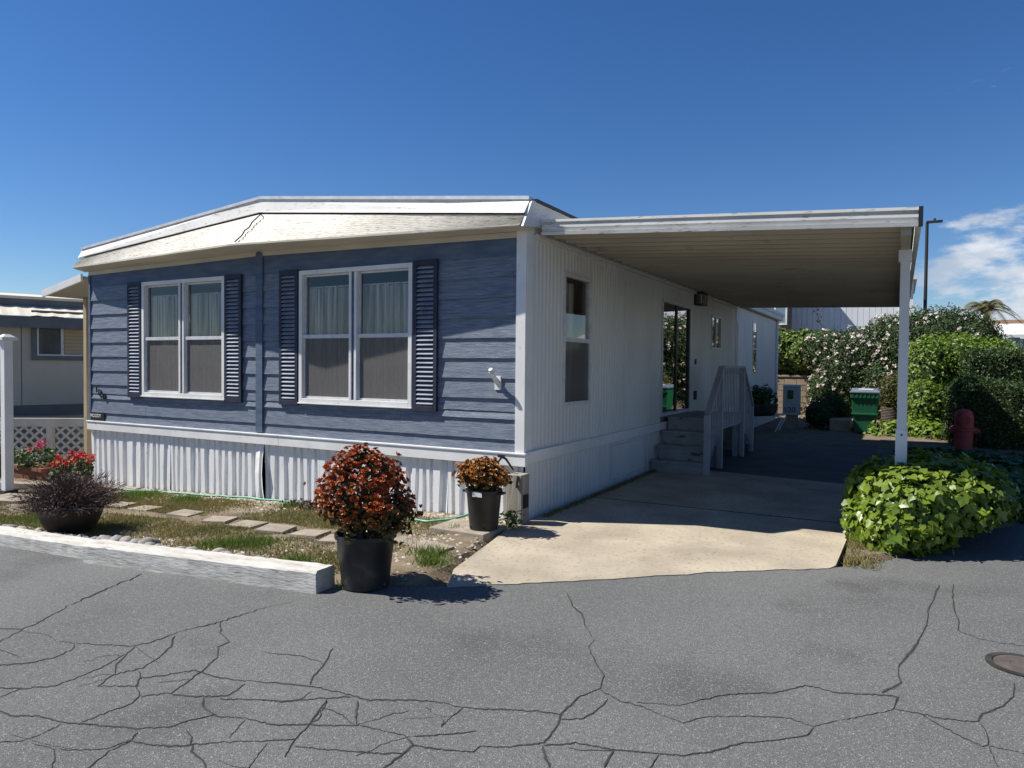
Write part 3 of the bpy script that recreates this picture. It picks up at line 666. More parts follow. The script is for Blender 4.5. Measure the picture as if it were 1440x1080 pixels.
side_window(*OPEN[2], False, 'small square side window near the porch')
y0, y1, z0, z1 = OPEN[1]; mb = MB()
mb.box((-.05,y0,z0),(.035,y0+.05,z1)); mb.box((-.05,y1-.05,z0),(.035,y1,z1)); mb.box((-.05,y0+.05,z1-.06),(.035,y1-.05,z1)); mb.box((-.05,y0+.05,z0),(.04,y1-.05,z0+.05))
dr_ = obj('sliding_door', mb, m_alu, home, label='dark reflective sliding glass door behind the porch steps')
ym = (y0+y1)/2
obj('door_stile', MB().box((-.02,ym-.03,z0+.05),(.02,ym+.03,z1-.06)).box((-.02,y1-.1,z0+.05),(.02,y1-.05,z1-.06)), m_lamp, dr_)
obj('pane', MB().box((-.004,y0+.05,z0+.05),(.002,ym-.03,z1-.06)), m_dglass, dr_); obj('pane', MB().box((-.012,ym+.03,z0+.05),(-.006,y1-.1,z1-.06)), m_dglass, dr_)
# far door, narrow window and hatch on the end part
d2 = obj('door', MB().box((.0,10.34,.35),(.03,11.0,2.62)).box((.03,10.40,.42),(.034,10.94,2.56)), m_white, home); obj('handle', MB().tube([(.04,10.93,1.5),(.09,10.93,1.5)], .02), m_alu, d2)
nw = obj('window', MB().box((.0,12.30,1.40),(.025,12.34,2.75)).box((.0,12.84,1.40),(.025,12.88,2.75)).box((.0,12.34,1.40),(.025,12.84,1.44)).box((.0,12.34,2.71),(.025,12.84,2.75)).box((.0,12.34,2.03),(.025,12.84,2.07)), m_white, home)
obj('pane', MB().box((.007,12.34,1.44),(.012,12.84,2.71)), m_dglass, nw)
obj('hatch', MB().box((.004,13.1,.35),(.02,14.3,.95)), m_white, home)
# porch lantern, bell, switch plate
lt = obj('wall_lantern', MB().box((.012,6.5,2.69),(.04,6.86,2.92)).box((.04,6.52,2.89),(.17,6.84,2.92)).box((.04,6.52,2.69),(.17,6.84,2.71)).box((.155,6.52,2.71),(.17,6.54,2.89)).box((.155,6.82,2.71),(.17,6.84,2.89)).box((.155,6.67,2.71),(.165,6.69,2.89)), m_blackmetal, home)
obj('lantern_glass', MB().box((.045,6.55,2.715),(.15,6.81,2.885)), m_glass, lt)
obj('doorbell', MB().box((.012,6.62,1.62),(.03,6.68,1.72)), m_lamp, home); obj('outlet_box', MB().box((.012,6.56,.98),(.05,6.66,1.14)), m_lamp, home)
# house number, plaque, flag bracket
for ch, x, z, r in (('1',-7.17,1.155,.1),('2',-7.085,1.105,-.35),('0',-6.985,1.055,-.1)):
    obj('house_number', text_mesh(ch, .13, .007), m_number, home, Matrix.Translation((x,-.028,z)) @ Matrix.Rotation(R_(90),4,'X') @ Matrix.Rotation(r,4,'Z'))
pq = obj('maker_plate', MB().box((-7.31,-.03,.70),(-6.98,-.018,.805)), m_number, home, label='small black maker plate with white lettering')
obj('lettering', text_mesh('MOODY', .07, .001), m_letter, pq, Matrix.Translation((-7.19,-.0315,.765)) @ Matrix.Rotation(R_(90),4,'X'))
bk = obj('flag_bracket', MB().box((-.34,-.028,1.32),(-.27,-.010,1.46)).tube([(-.305,-.03,1.38),(-.315,-.10,1.47),(-.32,-.15,1.53)], .022, 10).tube([(-.305,-.03,1.42),(-.312,-.09,1.46)], .014), m_white, home)
obj('bracket_ring', MB().lathe([(.028,-.01),(.032,0),(.028,.01)], (0,0,0), 14, False), m_alu, bk, Matrix.Translation((-.318,-.13,1.505)) @ Matrix.Rotation(R_(35),4,'X'))

# left-side awning of the home
aw = thing('patio_awning', (XL-.6,3,gz(-8)), 'small flat patio awning with tan posts on the far side of the blue home', 'awning')
obj('awning_roof', MB().hexa([(-8.6,.02,2.60),(XL-.21,.02,2.80),(XL-.21,8,2.80),(-8.6,8,2.60),(-8.6,.02,2.66),(XL-.21,.02,2.86),(XL-.21,8,2.86),(-8.6,8,2.66)]), m_deckroof, aw)
obj('awning_fascia', MB().hexa([(-8.62,-.02,2.58),(XL-.21,-.02,2.78),(XL-.21,.015,2.78),(-8.62,.015,2.58),(-8.62,-.02,2.69),(XL-.21,-.02,2.89),(XL-.21,.015,2.89),(-8.62,.015,2.69)]), m_white, aw)
for yy in (.62, 4.2, 7.8): obj('post', MB().box((-8.54,yy-.04,gz(-8.5)-.05),(-8.46,yy+.04,2.60)), m_tan, aw)
obj('hand_rail', MB().bar((-8.4,.75,.55),(-7.5,.62,.86),.04), m_white, aw)

# ================================================================== CARPORT
cp = thing('carport', (1.7,5,0), 'flat white carport roof with ribbed underside and slim posts over the driveway', 'carport')
YF, YBK = .16, 10.22; XR = 3.38
def cz(x, y): return (2.905+(2.945-2.905)*(y-YF)/(YBK-YF))*(1-x/XR)+(2.705+(2.86-2.705)*(y-YF)/(YBK-YF))*(x/XR)
# pans: one ribbed sheet per strip
n = 34; pw = (YBK-YF)/n
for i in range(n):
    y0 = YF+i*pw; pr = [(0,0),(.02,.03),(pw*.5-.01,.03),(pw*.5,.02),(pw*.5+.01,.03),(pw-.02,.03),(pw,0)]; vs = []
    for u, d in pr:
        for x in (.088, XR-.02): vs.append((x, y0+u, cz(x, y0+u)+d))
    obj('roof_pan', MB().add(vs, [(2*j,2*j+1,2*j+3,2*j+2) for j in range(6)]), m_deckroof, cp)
mb = MB(); mb.hexa([(.088,YF,cz(0,YF)+.05),(XR,YF,cz(XR,YF)+.05),(XR,YBK,cz(XR,YBK)+.05),(.088,YBK,cz(0,YBK)+.05),(.088,YF,cz(0,YF)+.08),(XR,YF,cz(XR,YF)+.08),(XR,YBK,cz(XR,YBK)+.08),(.088,YBK,cz(0,YBK)+.08)])
obj('roof_sheet', mb, m_rooftop, cp)
prof = [(.0,-.012),(-.035,-.012),(-.04,.012),(-.012,.016),(-.02,.035),(-.034,.06),(-.034,.085),(-.016,.105),(-.016,.112),(-.045,.114),(-.045,.138),(.0,.140)]
rings = [[(x, YF+a-.002, cz(x,YF)+b+.0) for a, b in prof] for x in [.10+(XR+.02-.10)*k/12 for k in range(13)]]
obj('front_gutter', MB().loft(rings), m_roof2, cp)
rings = [[(XR-a+.005, y, cz(XR,y)+b) for a, b in prof] for y in [YF+.002+(YBK-YF)*k/12 for k in range(13)]]
obj('side_gutter', MB().loft(rings), m_roof2, cp)
obj('gutter_end', MB().hexa([(XR+.022,YF-.05,cz(XR,YF)-.012),(XR+.052,YF-.05,cz(XR,YF)-.012),(XR+.052,YF,cz(XR,YF)-.012),(XR+.022,YF,cz(XR,YF)-.012),(XR+.022,YF-.05,cz(XR,YF)+.14),(XR+.052,YF-.05,cz(XR,YF)+.14),(XR+.052,YF,cz(XR,YF)+.14),(XR+.022,YF,cz(XR,YF)+.14)]), m_blackmetal, cp)
obj('back_fascia', MB().hexa([(.09,YBK,cz(0,YBK)-.03),(XR,YBK,cz(XR,YBK)-.03),(XR,YBK+.03,cz(XR,YBK)-.03),(.09,YBK+.03,cz(0,YBK)-.03),(.09,YBK,cz(0,YBK)+.1),(XR,YBK,cz(XR,YBK)+.1),(XR,YBK+.03,cz(XR,YBK)+.1),(.09,YBK+.03,cz(0,YBK)+.1)]), m_deckroof, cp)
obj('wall_ledger', MB().hexa([(.013,.14,2.86),(.055,.14,2.86),(.055,10.2,2.90),(.013,10.2,2.90),(.013,.14,2.90),(.055,.14,2.90),(.055,10.2,2.94),(.013,10.2,2.94)]), m_side, cp)
bx0, bx1 = XR-.10, XR-.025
obj('beam', MB().hexa([(bx0,YF+.02,cz(bx0,YF)-.075),(bx1,YF+.02,cz(bx0,YF)-.075),(bx1,YBK-.02,cz(bx0,YBK)-.075),(bx0,YBK-.02,cz(bx0,YBK)-.075),(bx0,YF+.02,cz(bx0,YF)-.004),(bx1,YF+.02,cz(bx0,YF)-.004),(bx1,YBK-.02,cz(bx0,YBK)-.004),(bx0,YBK-.02,cz(bx0,YBK)-.004)]), m_deckroof, cp)
for k, yy in enumerate((1.1, 5.4, 9.7)):
    zt = cz(XR,yy)-.07; po = obj('post', MB().box((XR-.10,yy-.04,-.02),(XR-.02,yy+.04,zt)), m_side, cp, bevel=.006)
    obj('post_sleeve', MB().box((XR-.108,yy-.047,.02),(XR-.012,yy+.047,1.02)), m_white, po, bevel=.004)
    obj('bolt', MB().tube([(XR-.06,yy-.055,.97),(XR-.06,yy-.046,.97)], .009), m_lamp, po); obj('post_cap', MB().box((XR-.115,yy-.06,zt-.10),(XR-.008,yy+.06,zt)), m_white, po)

# ================================================================== PORCH STEPS
ps = thing('porch_steps', (.45,5.6,.012), 'small wooden porch with peeling steps, picket railings and a deck at the glass door', 'porch')
PX0, PX1 = .06, .86
for k in range(4):
    y = 3.98+.27*k; z = .20*(k+1)-.02
    st = obj('step', MB().box((PX0-.01*0+(.0),y-.02,z-.035),(PX1-.02,y+.29,z)), m_stairs, ps, bevel=.004)
    obj('riser', MB().box((PX0+.005,y,z-.2 if k else .012),(PX1-.03,y+.02,z-.036)), m_stairs, st)
obj('deck', MB().box((PX0,5.06,.74),(PX1,6.62,.782)), m_stairs, ps); obj('rim_joist', MB().box((PX1-.04,4.80,.60),(PX1+.0,6.62,.738)), m_rail, ps); obj('rim_joist', MB().box((PX0,6.58,.60),(PX1-.04,6.62,.738)), m_rail, ps)
for x, y in ((PX1-.09,4.9),(PX1-.09,6.52),(PX0+.04,4.95),(PX0+.04,6.5)): obj('leg', MB().box((x-.045,y-.045,.012),(x+.045,y+.045,.74)), m_rail, ps)
for k in range(3):
    y = 6.66+.27*k; z = .60-.20*k; st = obj('step', MB().box((PX0,y-.02,z-.035),(PX1-.02,y+.27,z)), m_stairs, ps); obj('riser', MB().box((PX0+.005,y+.25,max(.012,z-.2)),(PX1-.03,y+.265,z-.036)), m_stairs, st)
XRL = PX1+.02
def railing(ya, za, yb, zb, n, foot_a, foot_b):
    obj('hand_rail', MB().bar((XRL,ya,za),(XRL,yb,zb),.09,(0,0,1),.035), m_rail, ps)
    obj('under_rail', MB().bar((XRL-.02,ya,za-.09),(XRL-.02,yb,zb-.09),.03,(0,0,1),.07), m_rail, ps)
    for i in range(n):
        f = (i+.5)/n; y = ya+(yb-ya)*f; zt = za+(zb-za)*f-.02; zb_ = foot_a+(foot_b-foot_a)*f
        obj('baluster', MB().box((XRL-.004,y-.014,zb_),(XRL+.008,y+.014,zt)), m_rail, ps)
railing(3.98,.90,4.84,1.56,8,.10,.62); railing(4.84,1.58,6.52,1.58,14,.62,.62); railing(6.52,1.56,7.42,.87,8,.60,.06)
for y, za, zb in ((3.98,.012,.88),(4.82,.012,1.54),(6.54,.012,1.54),(7.42,.012,.85)): obj('newel_post', MB().box((XRL-.045,y-.04,za),(XRL+.035,y+.04,zb)), m_rail, ps, bevel=.004)

# ================================================================== FRONT YARD THINGS
c1 = roughbar((-2.64,-2.775,-.115),(-.19,-2.615,-.022),.20,.165,36,.0028); obj('timber_kerb', c1, m_timber, label='long weathered white timber kerb ending beside the large potted jade plant', cat='kerb', group='white timber kerbs')
c2 = roughbar((-6.2,-2.77,-.255),(-2.66,-2.70,-.135),.20,.15,44,.0028); obj('timber_kerb', c2, m_timber, label='weathered white timber kerb in front of the bowl of brown heather', cat='kerb', group='white timber kerbs')
# stepping stones
path = thing('stepping_stone_path', (-3,-1.2,-.1), 'row of thin square concrete stepping stones across the dry front lawn', 'path')
for (px, py, rot) in ((168,713,.2),(205,718,.1),(262,725,.15),(309,734,.3),(350,741,.1),(388,747,.25),(436,754,.15),(478,762,.3),(520,768,.2),(608,774,-.12),(575,766,.1)):
    q = ong((px, py)); h = .16
    vs = [(-h,-h*.8,0),(h,-h*.8,0),(h,h*.8,0),(-h,h*.8,0)]
    vs = [(x*random.uniform(.93,1.05), y*random.uniform(.93,1.05), 0) for x, y, _ in vs]
    mb = MB().hexa(vs+[(x*.97,y*.97,.036) for x, y, _ in vs])
    obj('paving_stone', mb, m_slab, path, Matrix.Translation((q.x,q.y,gz(q.x)+.002)) @ Matrix.Rotation(rot,4,'Z') @ Matrix.Rotation(random.uniform(-.03,.03),4,'X') @ Matrix.Rotation(random.uniform(-.03,.03),4,'Y'), bevel=.006)
q = ong((20,706)); obj('paving_slab', MB().box((-.32,-.22,0),(.32,.22,.06)), m_slab, None, Matrix.Translation((q.x,q.y,gz(q.x)+.005)) @ Matrix.Rotation(.3,4,'Z'), label='larger concrete slab lying at the foot of the white rail post', cat='slab', bevel=.006)
sb = obj('concrete_pad', MB().box((-.56,-.86,-.05),(.04,-.42,.045)), m_slab, label='low concrete pad under the smaller potted jade plant', cat='slab', bevel=.008)
# pebble border
pbd = thing('pebble_border', (-2.2,-2.45,-.08), 'line of rounded grey river pebbles laid behind the timber kerb', 'pebbles')
stones = [stone(.062, .72).mesh('pebble') for _ in range(6)]
for s in stones: s.materials.append(m_peb); s.polygons.foreach_set('use_smooth', [True]*len(s.polygons))
for i in range(46):
    f = i/45; x = -5.1+4.15*f+random.uniform(-.03,.03); y = -2.50+.17*f+random.uniform(-.05,.05); s = random.uniform(.55,1.35)
    o = bpy.data.objects.new('pebble', stones[i % 6]); place(o, pbd, Matrix.Translation((x,y,yard_z(x,y)+.024)) @ Matrix.Rotation(random.uniform(0,6),4,'Z') @ Matrix.Diagonal((s*1.1,s,s,1)))
# gravel
def scatter_stones(n, fn, r0, r1):
    T = np.array([(1,0,0),(.3,.9,.1),(-.8,.5,0),(-.7,-.7,.1),(.4,-.9,0),(.1,.1,.75)]); Fc = np.array([(0,1,5),(1,2,5),(2,3,5),(3,4,5),(4,0,5)]); Vs = []
    for i in range(n):
        x, y = fn(); r = random.uniform(r0, r1); a = random.uniform(0,6.3); c, s = math.cos(a), math.sin(a); z = yz2(x,y) if x < .4 and y < .1 else 0
        q = T*r*rng.uniform(.7,1.3,(6,1)); Vs.append(np.stack([x+q[:,0]*c-q[:,1]*s, y+q[:,0]*s+q[:,1]*c, z-.002+q[:,2]], 1))
    return fastmesh('gravel', np.concatenate(Vs), (Fc[None]+(np.arange(n)*6)[:,None,None]).reshape(-1,3))
def gpt():
    k = random.random()
    if k < .62: return random.uniform(-6.9,-.1), -.05-abs(random.gauss(0,.26))
    if k < .85: x = random.uniform(-5.2,-.7); return x, -2.38+.05*x*0+random.gauss(0,.08)+.04*(x+5)
    return random.uniform(-1.4,.2), random.uniform(-2.5,-.6)
obj('gravel', scatter_stones(4200, gpt, .006, .022), m_gravel, label='pale gravel scattered along the skirting and the pebble line', cat='gravel', kind='stuff')
# grass
def grass_pts(n, fn, zf):
    P = []
    while len(P) < n:
        x, y = fn()
        P.append((x, y, zf(x,y)-.004))
    return np.array(P)
def lawn():
    while True:
        x = random.uniform(-7.5,-.35); y = random.uniform(-2.4,-.25)
        d = noise.noise((x*1.1, y*1.6, 5))+.35*noise.noise((x*5, y*5, 1))
        if d > random.uniform(-.55,.35) and abs(y+1.25-.06*(x+3)) > .12 or random.random() < .03: return x, y
def blades(name, n, fn, zf, h, m, **k):
    P = grass_pts(n, fn, zf); Nr = rng.normal(0,1,(n,3)); Nr[:,2] = 0
    T, F = LEAF['blade']; d = rng.normal(0,.45,(n,3)); d[:,2] = 1; d /= np.linalg.norm(d,axis=1)[:,None]
    t = np.cross(d, rng.normal(0,1,(n,3))); t /= np.linalg.norm(t,axis=1)[:,None]; s = h*rng.uniform(.5,1.4,n); wd = .0045*rng.uniform(.7,1.4,n)
    V = np.stack([P-t*wd[:,None], P+t*wd[:,None], P+d*s[:,None]], 1); return obj(name, fastmesh(name, V.reshape(-1,3), np.arange(3*n).reshape(-1,3)), m, **k)
blades('dry_grass', 70000, lawn, yard_z, .034, m_grass, label='thin dry yellow-green lawn grass in the front yard', cat='grass', kind='stuff')
clumps = [(-1.95,-2.05,.22),(-1.7,-1.9,.2),(-.05,-1.55,.16),(.1,-1.75,.13),(-4.0,-2.2,.3),(-4.9,-1.9,.35),(-.95,-2.15,.14),(-5.5,-.5,.3),(-4.6,-.45,.2),(-2.9,-.35,.12),(-.08,-2.52,.06),(-.35,-.75,.1),(-6.3,-2.2,.35)]
def weedp():
    c = random.choices(clumps, [q[2]**1.6 for q in clumps])[0]; return c[0]+random.gauss(0,c[2]*.55), c[1]+random.gauss(0,c[2]*.45)
blades('green_weeds', 8000, weedp, yard_z, .07, m_weed, label='green weeds growing in clumps through the dry lawn', cat='weeds', kind='stuff')
def edgew():
    k = random.random()
    if k < .6: y = random.uniform(.2,4); return .09+abs(random.gauss(0,.035)), y
    return 2.93+abs(random.gauss(0,.12)), random.uniform(-.15,.9)
blades('edge_weeds', 2600, edgew, lambda x, y: .01 if x < 1 else .015, .05, m_grass, label='low weeds along the skirting and driveway edge', cat='weeds', kind='stuff')
# reddish succulent ground cover patch near skirting
def redp(): return -2.55+random.gauss(0,.22), -.3+random.gauss(0,.07)
P = grass_pts(700, redp, lambda x, y: yard_z(x,y)+random.uniform(.0,.06)); obj('succulent_patch', leaves('succulent_patch', P, np.tile((0,0,1.),(700,1)), .035, 'oval', 1), m_heath, kind='stuff', label='low reddish succulent patch at the foot of the skirting', cat='plant')
# hose
hp = [(-6.6,-.28,0),(-5.8,-.22,0),(-5.0,-.16,0),(-4.2,-.14,0),(-3.4,-.13,0),(-2.6,-.18,0),(-1.9,-.3,0),(-1.3,-.42,0),(-.85,-.48,0),(-.62,-.40,.03),(-.50,-.28,.07),(-.44,-.2,.05)]
hh = []
for i in range(len(hp)-1):
    for k in range(6):
        f = k/6; a = Vector(hp[i]); b = Vector(hp[i+1]); p = a+(b-a)*f; p.y += .02*math.sin(i*2.1+f*3); hh.append((p.x, p.y, yard_z(p.x,p.y)+.016+p.z))
obj('garden_hose', MB().tube(hh, .012, 7), m_hose, smooth=True, label='pale green garden hose lying along the white skirting', cat='hose')

def potted_jade(loc, pot_r, pot_h, ells, n_ros, leafsize, mleaf, label, rimflaps=False):
    x, y, z = loc; t = thing('potted_jade_plant', loc, label, 'potted plant', 'potted jade plants')
    pr = [(.001,.0),(pot_r*.80,.0),(pot_r*.81,.012),(pot_r*.985,pot_h*.90),(pot_r*1.0,pot_h*.91),(pot_r*1.06,pot_h*.92),(pot_r*1.06,pot_h),(pot_r*.98,pot_h),(pot_r*.96,pot_h*.90),(.001,pot_h*.88)]
    p = obj('pot', MB().lathe(pr, loc, 40, False), m_black, t, smooth=False)
    p.data.polygons.foreach_set('use_smooth', [True]*len(p.data.polygons)); e = p.modifiers.new('e','EDGE_SPLIT'); e.split_angle = R_(35)
    obj('soil', MB().lathe([(.001,pot_h*.89),(pot_r*.95,pot_h*.885)], loc, 24, False), m_soil, p)
    for k in range(6):
        a = k*1.05; obj('drain_hole', MB().tube([(x+pot_r*.80*math.cos(a), y+pot_r*.80*math.sin(a), z+.03),(x+pot_r*.83*math.cos(a), y+pot_r*.83*math.sin(a), z+.032)], .014), m_number, p)
    if rimflaps:
        for s in (-1, 1): obj('lug_handle', MB().box((x+s*pot_r*1.02,y-.05,z+pot_h*.90),(x+s*pot_r*1.24,y+.05,z+pot_h*.95)), m_black, p)
        obj('price_label', MB().hexa([(x-.02,y-pot_r*1.065,z+pot_h*.87),(x+.08,y-pot_r*1.045,z+pot_h*.87),(x+.08,y-pot_r*1.04,z+pot_h*.87),(x-.02,y-pot_r*1.055,z+pot_h*.87),(x-.02,y-pot_r*1.085,z+pot_h*.98),(x+.08,y-pot_r*1.065,z+pot_h*.98),(x+.08,y-pot_r*1.06,z+pot_h*.98),(x-.02,y-pot_r*1.075,z+pot_h*.98)]), m_letter, p)
    E = [(x+a, y+b, z+c, d, e_, f) for a, b, c, d, e_, f in ells]
    st = MB()
    for (a,b,c,d,e_,f) in E:
        for k in range(5):
            q = Vector((a+random.uniform(-.6,.6)*d, b+random.uniform(-.6,.6)*e_, c+random.uniform(-.2,.6)*f)); b0 = Vector((x+random.uniform(-.4,.4)*pot_r, y+random.uniform(-.4,.4)*pot_r, z+pot_h*.85)); m = (b0+q)/2+Vector((random.uniform(-.04,.04),random.uniform(-.04,.04),0)); st.tube([b0,m,q],[.016,.012,.007],6)
    obj('stems', st, m_stem, t)
    P, Nn = ell_points(E, n_ros, .72, 1.10, z+pot_h*.80, .32); PP = []; NN = []; TT = []
    V = []; T, F = LEAF['round']; k0 = len(T)
    nl = 7
    for p_, n_ in zip(P, Nn):
        ax = Vector(n_)+Vector((random.gauss(0,.35),random.gauss(0,.35),random.gauss(.45,.35))); ax.normalize()
        u = ax.orthogonal().normalized(); v = ax.cross(u); s0 = leafsize*random.uniform(.7,1.25)
        for j in range(nl):
            a = j*2.4+random.uniform(-.2,.2); tl = .25+.65*j/nl; d = (u*math.cos(a)+v*math.sin(a))*math.sin(.35+tl)+ax*math.cos(.35+tl); nn = (ax-d*ax.dot(d)); 
            nn.normalize(); b = d.cross(nn); s = s0*(.7+.5*j/nl)
            M = np.array([d, b, nn]); V.append(np.array(p_)+s*(T@M))
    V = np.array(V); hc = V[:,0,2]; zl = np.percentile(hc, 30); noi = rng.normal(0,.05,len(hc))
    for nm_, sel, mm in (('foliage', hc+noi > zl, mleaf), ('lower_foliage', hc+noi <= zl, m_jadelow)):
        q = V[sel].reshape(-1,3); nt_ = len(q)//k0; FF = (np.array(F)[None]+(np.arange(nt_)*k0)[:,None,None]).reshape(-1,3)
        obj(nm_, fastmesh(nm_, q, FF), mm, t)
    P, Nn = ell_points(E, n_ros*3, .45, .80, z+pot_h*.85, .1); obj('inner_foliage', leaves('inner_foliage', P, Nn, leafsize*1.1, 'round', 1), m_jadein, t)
    return t
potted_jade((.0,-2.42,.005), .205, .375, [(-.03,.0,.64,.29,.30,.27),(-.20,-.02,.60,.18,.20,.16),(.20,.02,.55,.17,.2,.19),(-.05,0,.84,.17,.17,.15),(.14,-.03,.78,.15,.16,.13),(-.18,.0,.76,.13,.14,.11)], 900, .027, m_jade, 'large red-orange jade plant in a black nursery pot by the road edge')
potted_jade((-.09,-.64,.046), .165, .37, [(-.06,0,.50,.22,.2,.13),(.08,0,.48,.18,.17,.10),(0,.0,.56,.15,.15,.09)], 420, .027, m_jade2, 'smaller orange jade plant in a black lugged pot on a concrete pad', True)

# weathered corner post with black hose splitter tool
cw = thing('timber_stub', (.0,-.10,0), 'weathered grey timber stub post standing at the home corner', 'post')
obj('post', MB().box((-.085,-.22,-.01),(.085,-.055,.50)), m_oldwood, cw, bevel=.008); obj('cable_bracket', MB().tube([(.045,-.225,.49),(.045,-.24,.43),(.035,-.228,.38)], .012), m_blackmetal, cw); obj('junction_plate', MB().box((.087,-.19,.17),(.10,-.10,.30)), m_blackmetal, cw)
obj('hand_pruner', MB().tube([(-.30,-.20,.46),(-.22,-.19,.58),(-.16,-.18,.66)],.010).tube([(-.16,-.18,.66),(-.12,-.17,.64),(-.05,-.14,.53)],[.013,.012,.008]).box((-.20,-.20,.655),(-.135,-.165,.68)), m_blackmetal, label='black long-handled hand tool propped against the corner post', cat='tool')
P = np.array([(.03+random.gauss(0,.05), -.34+random.gauss(0,.05), .01+random.uniform(0,.16)) for _ in range(160)]); obj('dark_weed', leaves('dark_weed', P, np.tile((0,0,1.),(160,1)), .04, 'oval', 1), m_ivyd, kind='stuff', label='small dark weed at the foot of the corner post', cat='weed')

# bowl of brown heather
bw = ong((100,750)); bl = (bw.x, bw.y, gz(bw.x)+.005); t = thing('heather_bowl', bl, 'wide dark bowl planter filled with dry brown heather', 'potted plant')
o = obj('bowl', MB().lathe([(.001,0),(.17,0),(.22,.06),(.275,.18),(.295,.26),(.30,.30),(.275,.30),(.265,.25),(.001,.24)], bl, 36, False), m_bowl, t, smooth=True)
n = 5200; th = rng.uniform(0, 2*np.pi, n); el = np.arccos(rng.uniform(.05,1,n)); rr = rng.uniform(.25,.56,n)
d = np.stack([np.sin(el)*np.cos(th), np.sin(el)*np.sin(th), np.cos(el)*.78], 1); base = np.array(bl)+np.array((0,0,.24))+d*rr[:,None]*rng.uniform(.35,1,n)[:,None]
P = base; Nn = d
tw = MB()
for k in range(160):
    i = random.randrange(n); e = Vector(np.array(bl)+np.array((0,0,.24))+d[i]*.56*random.uniform(.8,1.06)); tw.tube([Vector(bl)+Vector((random.uniform(-.15,.15),random.uniform(-.15,.15),.25)), e], [.005,.0015], 4, False)
obj('twigs', tw, m_heath, t)
V = []; tt = d+rng.normal(0,.35,(n,3)); tt /= np.linalg.norm(tt,axis=1)[:,None]; ss = np.cross(tt, rng.normal(0,1,(n,3))); ss /= np.linalg.norm(ss,axis=1)[:,None]
V = np.stack([P-ss*.0035, P+ss*.0035, P+tt*rng.uniform(.05,.12,(n,1))], 1); obj('sprigs', fastmesh('sprigs', V.reshape(-1,3), np.arange(3*n).reshape(-1,3)), m_heath, t)
P2 = base[:3200]+rng.normal(0,.02,(3200,3)); obj('leaflets', leaves('leaflets', P2, d[:3200], .022, 'oval', 1), m_heath, t)

def geranium(name, loc, r, h, nfl, mpet, potfn, label, group=None, spread=.8, top=.0):
    t = thing(name, loc, label, 'potted plant', group); potfn(t)
    x, y, z = loc; E = [(x,y,z+h*.62,r,r,h*.32),(x-r*.4,y,z+h*.6,r*.7,r*.7,h*.28),(x+r*.4,y,z+h*.62,r*.7,r*.7,h*.28)]
    P, Nn = ell_points(E, 420, .5, 1.05, z+.05); obj('foliage', leaves('foliage', P, Nn, .055, 'round', .8, .6), m_gerleaf, t)
    V = []; 
    for k in range(nfl):
        a = random.uniform(0,6.28); q = math.sqrt(random.random())*r*spread; c = Vector((x+q*math.cos(a), y+q*math.sin(a), z+h*(.90+random.uniform(-.10,.12))+top)); s = random.uniform(.04,.065)
        for j in range(26):
            dd = Vector((random.gauss(0,1),random.gauss(0,1),random.gauss(.25,1))).normalized(); V.append((c+dd*s*random.uniform(.6,1), dd))
        obj('flower_stalk', MB().tube([c-Vector((0,0,h*.4)), c], .003, 4, False), m_gerleaf, t)
    obj('blossoms', leaves('blossoms', np.array([tuple(v[0]) for v in V]), np.array([tuple(v[1]) for v in V]), .026, 'round', .4), mpet, t)
    return t
def round_pot(r, h):
    def f(t): l = WM[t].translation; obj('pot', MB().lathe([(.001,0),(r*.72,0),(r*.95,h*.82),(r*1.08,h*.82),(r*1.08,h),(r*.98,h),(r*.95,h*.85),(.001,h*.85)], l, 28, False), m_terra, t)
    return f
def trough(lx, ly, h):
    def f(t):
        l = WM[t].translation; x, y, z = l
        obj('trough', MB().hexa([(x-lx*.92,y-ly*.9,z),(x+lx*.92,y-ly*.9,z),(x+lx*.92,y+ly*.9,z),(x-lx*.92,y+ly*.9,z),(x-lx,y-ly,z+h),(x+lx,y-ly,z+h),(x+lx,y+ly,z+h),(x-lx,y+ly,z+h)]), m_terra, t, bevel=.008)
        obj('trough_rim', MB().box((x-lx-.02,y-ly-.02,z+h-.05),(x+lx+.02,y+ly+.02,z+h+.004)), m_terra, t)
    return f
g = ong((101,704)); geranium('red_geranium', (g.x,g.y,gz(g.x)+.005), .24, .60, 16, m_red, round_pot(.16,.22), 'pot of bright red geraniums behind the brown heather bowl', spread=1.1)
g = ong((52,674)); geranium('trough_geranium', (g.x,g.y,gz(g.x)-.04), .30, .62, 5, m_pink, trough(.42,.15,.26), 'terracotta trough of leafy geraniums in front of the lattice')
g = ong((-2,668)); geranium('pink_geranium', (g.x,g.y,gz(g.x)-.04), .25, .60, 9, m_pink, round_pot(.18,.25), 'pot of bright pink geraniums behind the white rail post')

# white rail frame at the street edge
q = ong((11,696)); wx, wy, wz = q.x, q.y, gz(q.x)
wf = thing('white_rail_fence', (wx,wy,wz), 'white boxed rail fence end with a capped square post', 'fence')
obj('post', MB().box((wx-.055,wy-.055,wz+.0),(wx+.055,wy+.055,wz+2.14)), m_white, wf, bevel=.006); obj('post_cap', MB().box((wx-.10,wy-.10,wz+2.14),(wx+.10,wy+.10,wz+2.18)).hexa([(wx-.08,wy-.08,wz+2.18),(wx+.08,wy-.08,wz+2.18),(wx+.08,wy+.08,wz+2.18),(wx-.08,wy+.08,wz+2.18),(wx-.03,wy-.03,wz+2.22),(wx+.03,wy-.03,wz+2.22),(wx+.03,wy+.03,wz+2.22),(wx-.03,wy+.03,wz+2.22)]), m_white, wf)
obj('post_foot', MB().box((wx-.09,wy-.09,wz-.03),(wx+.09,wy+.09,wz+.07)), m_lamp, wf)
dirx = Vector((-.93,-.37,0))
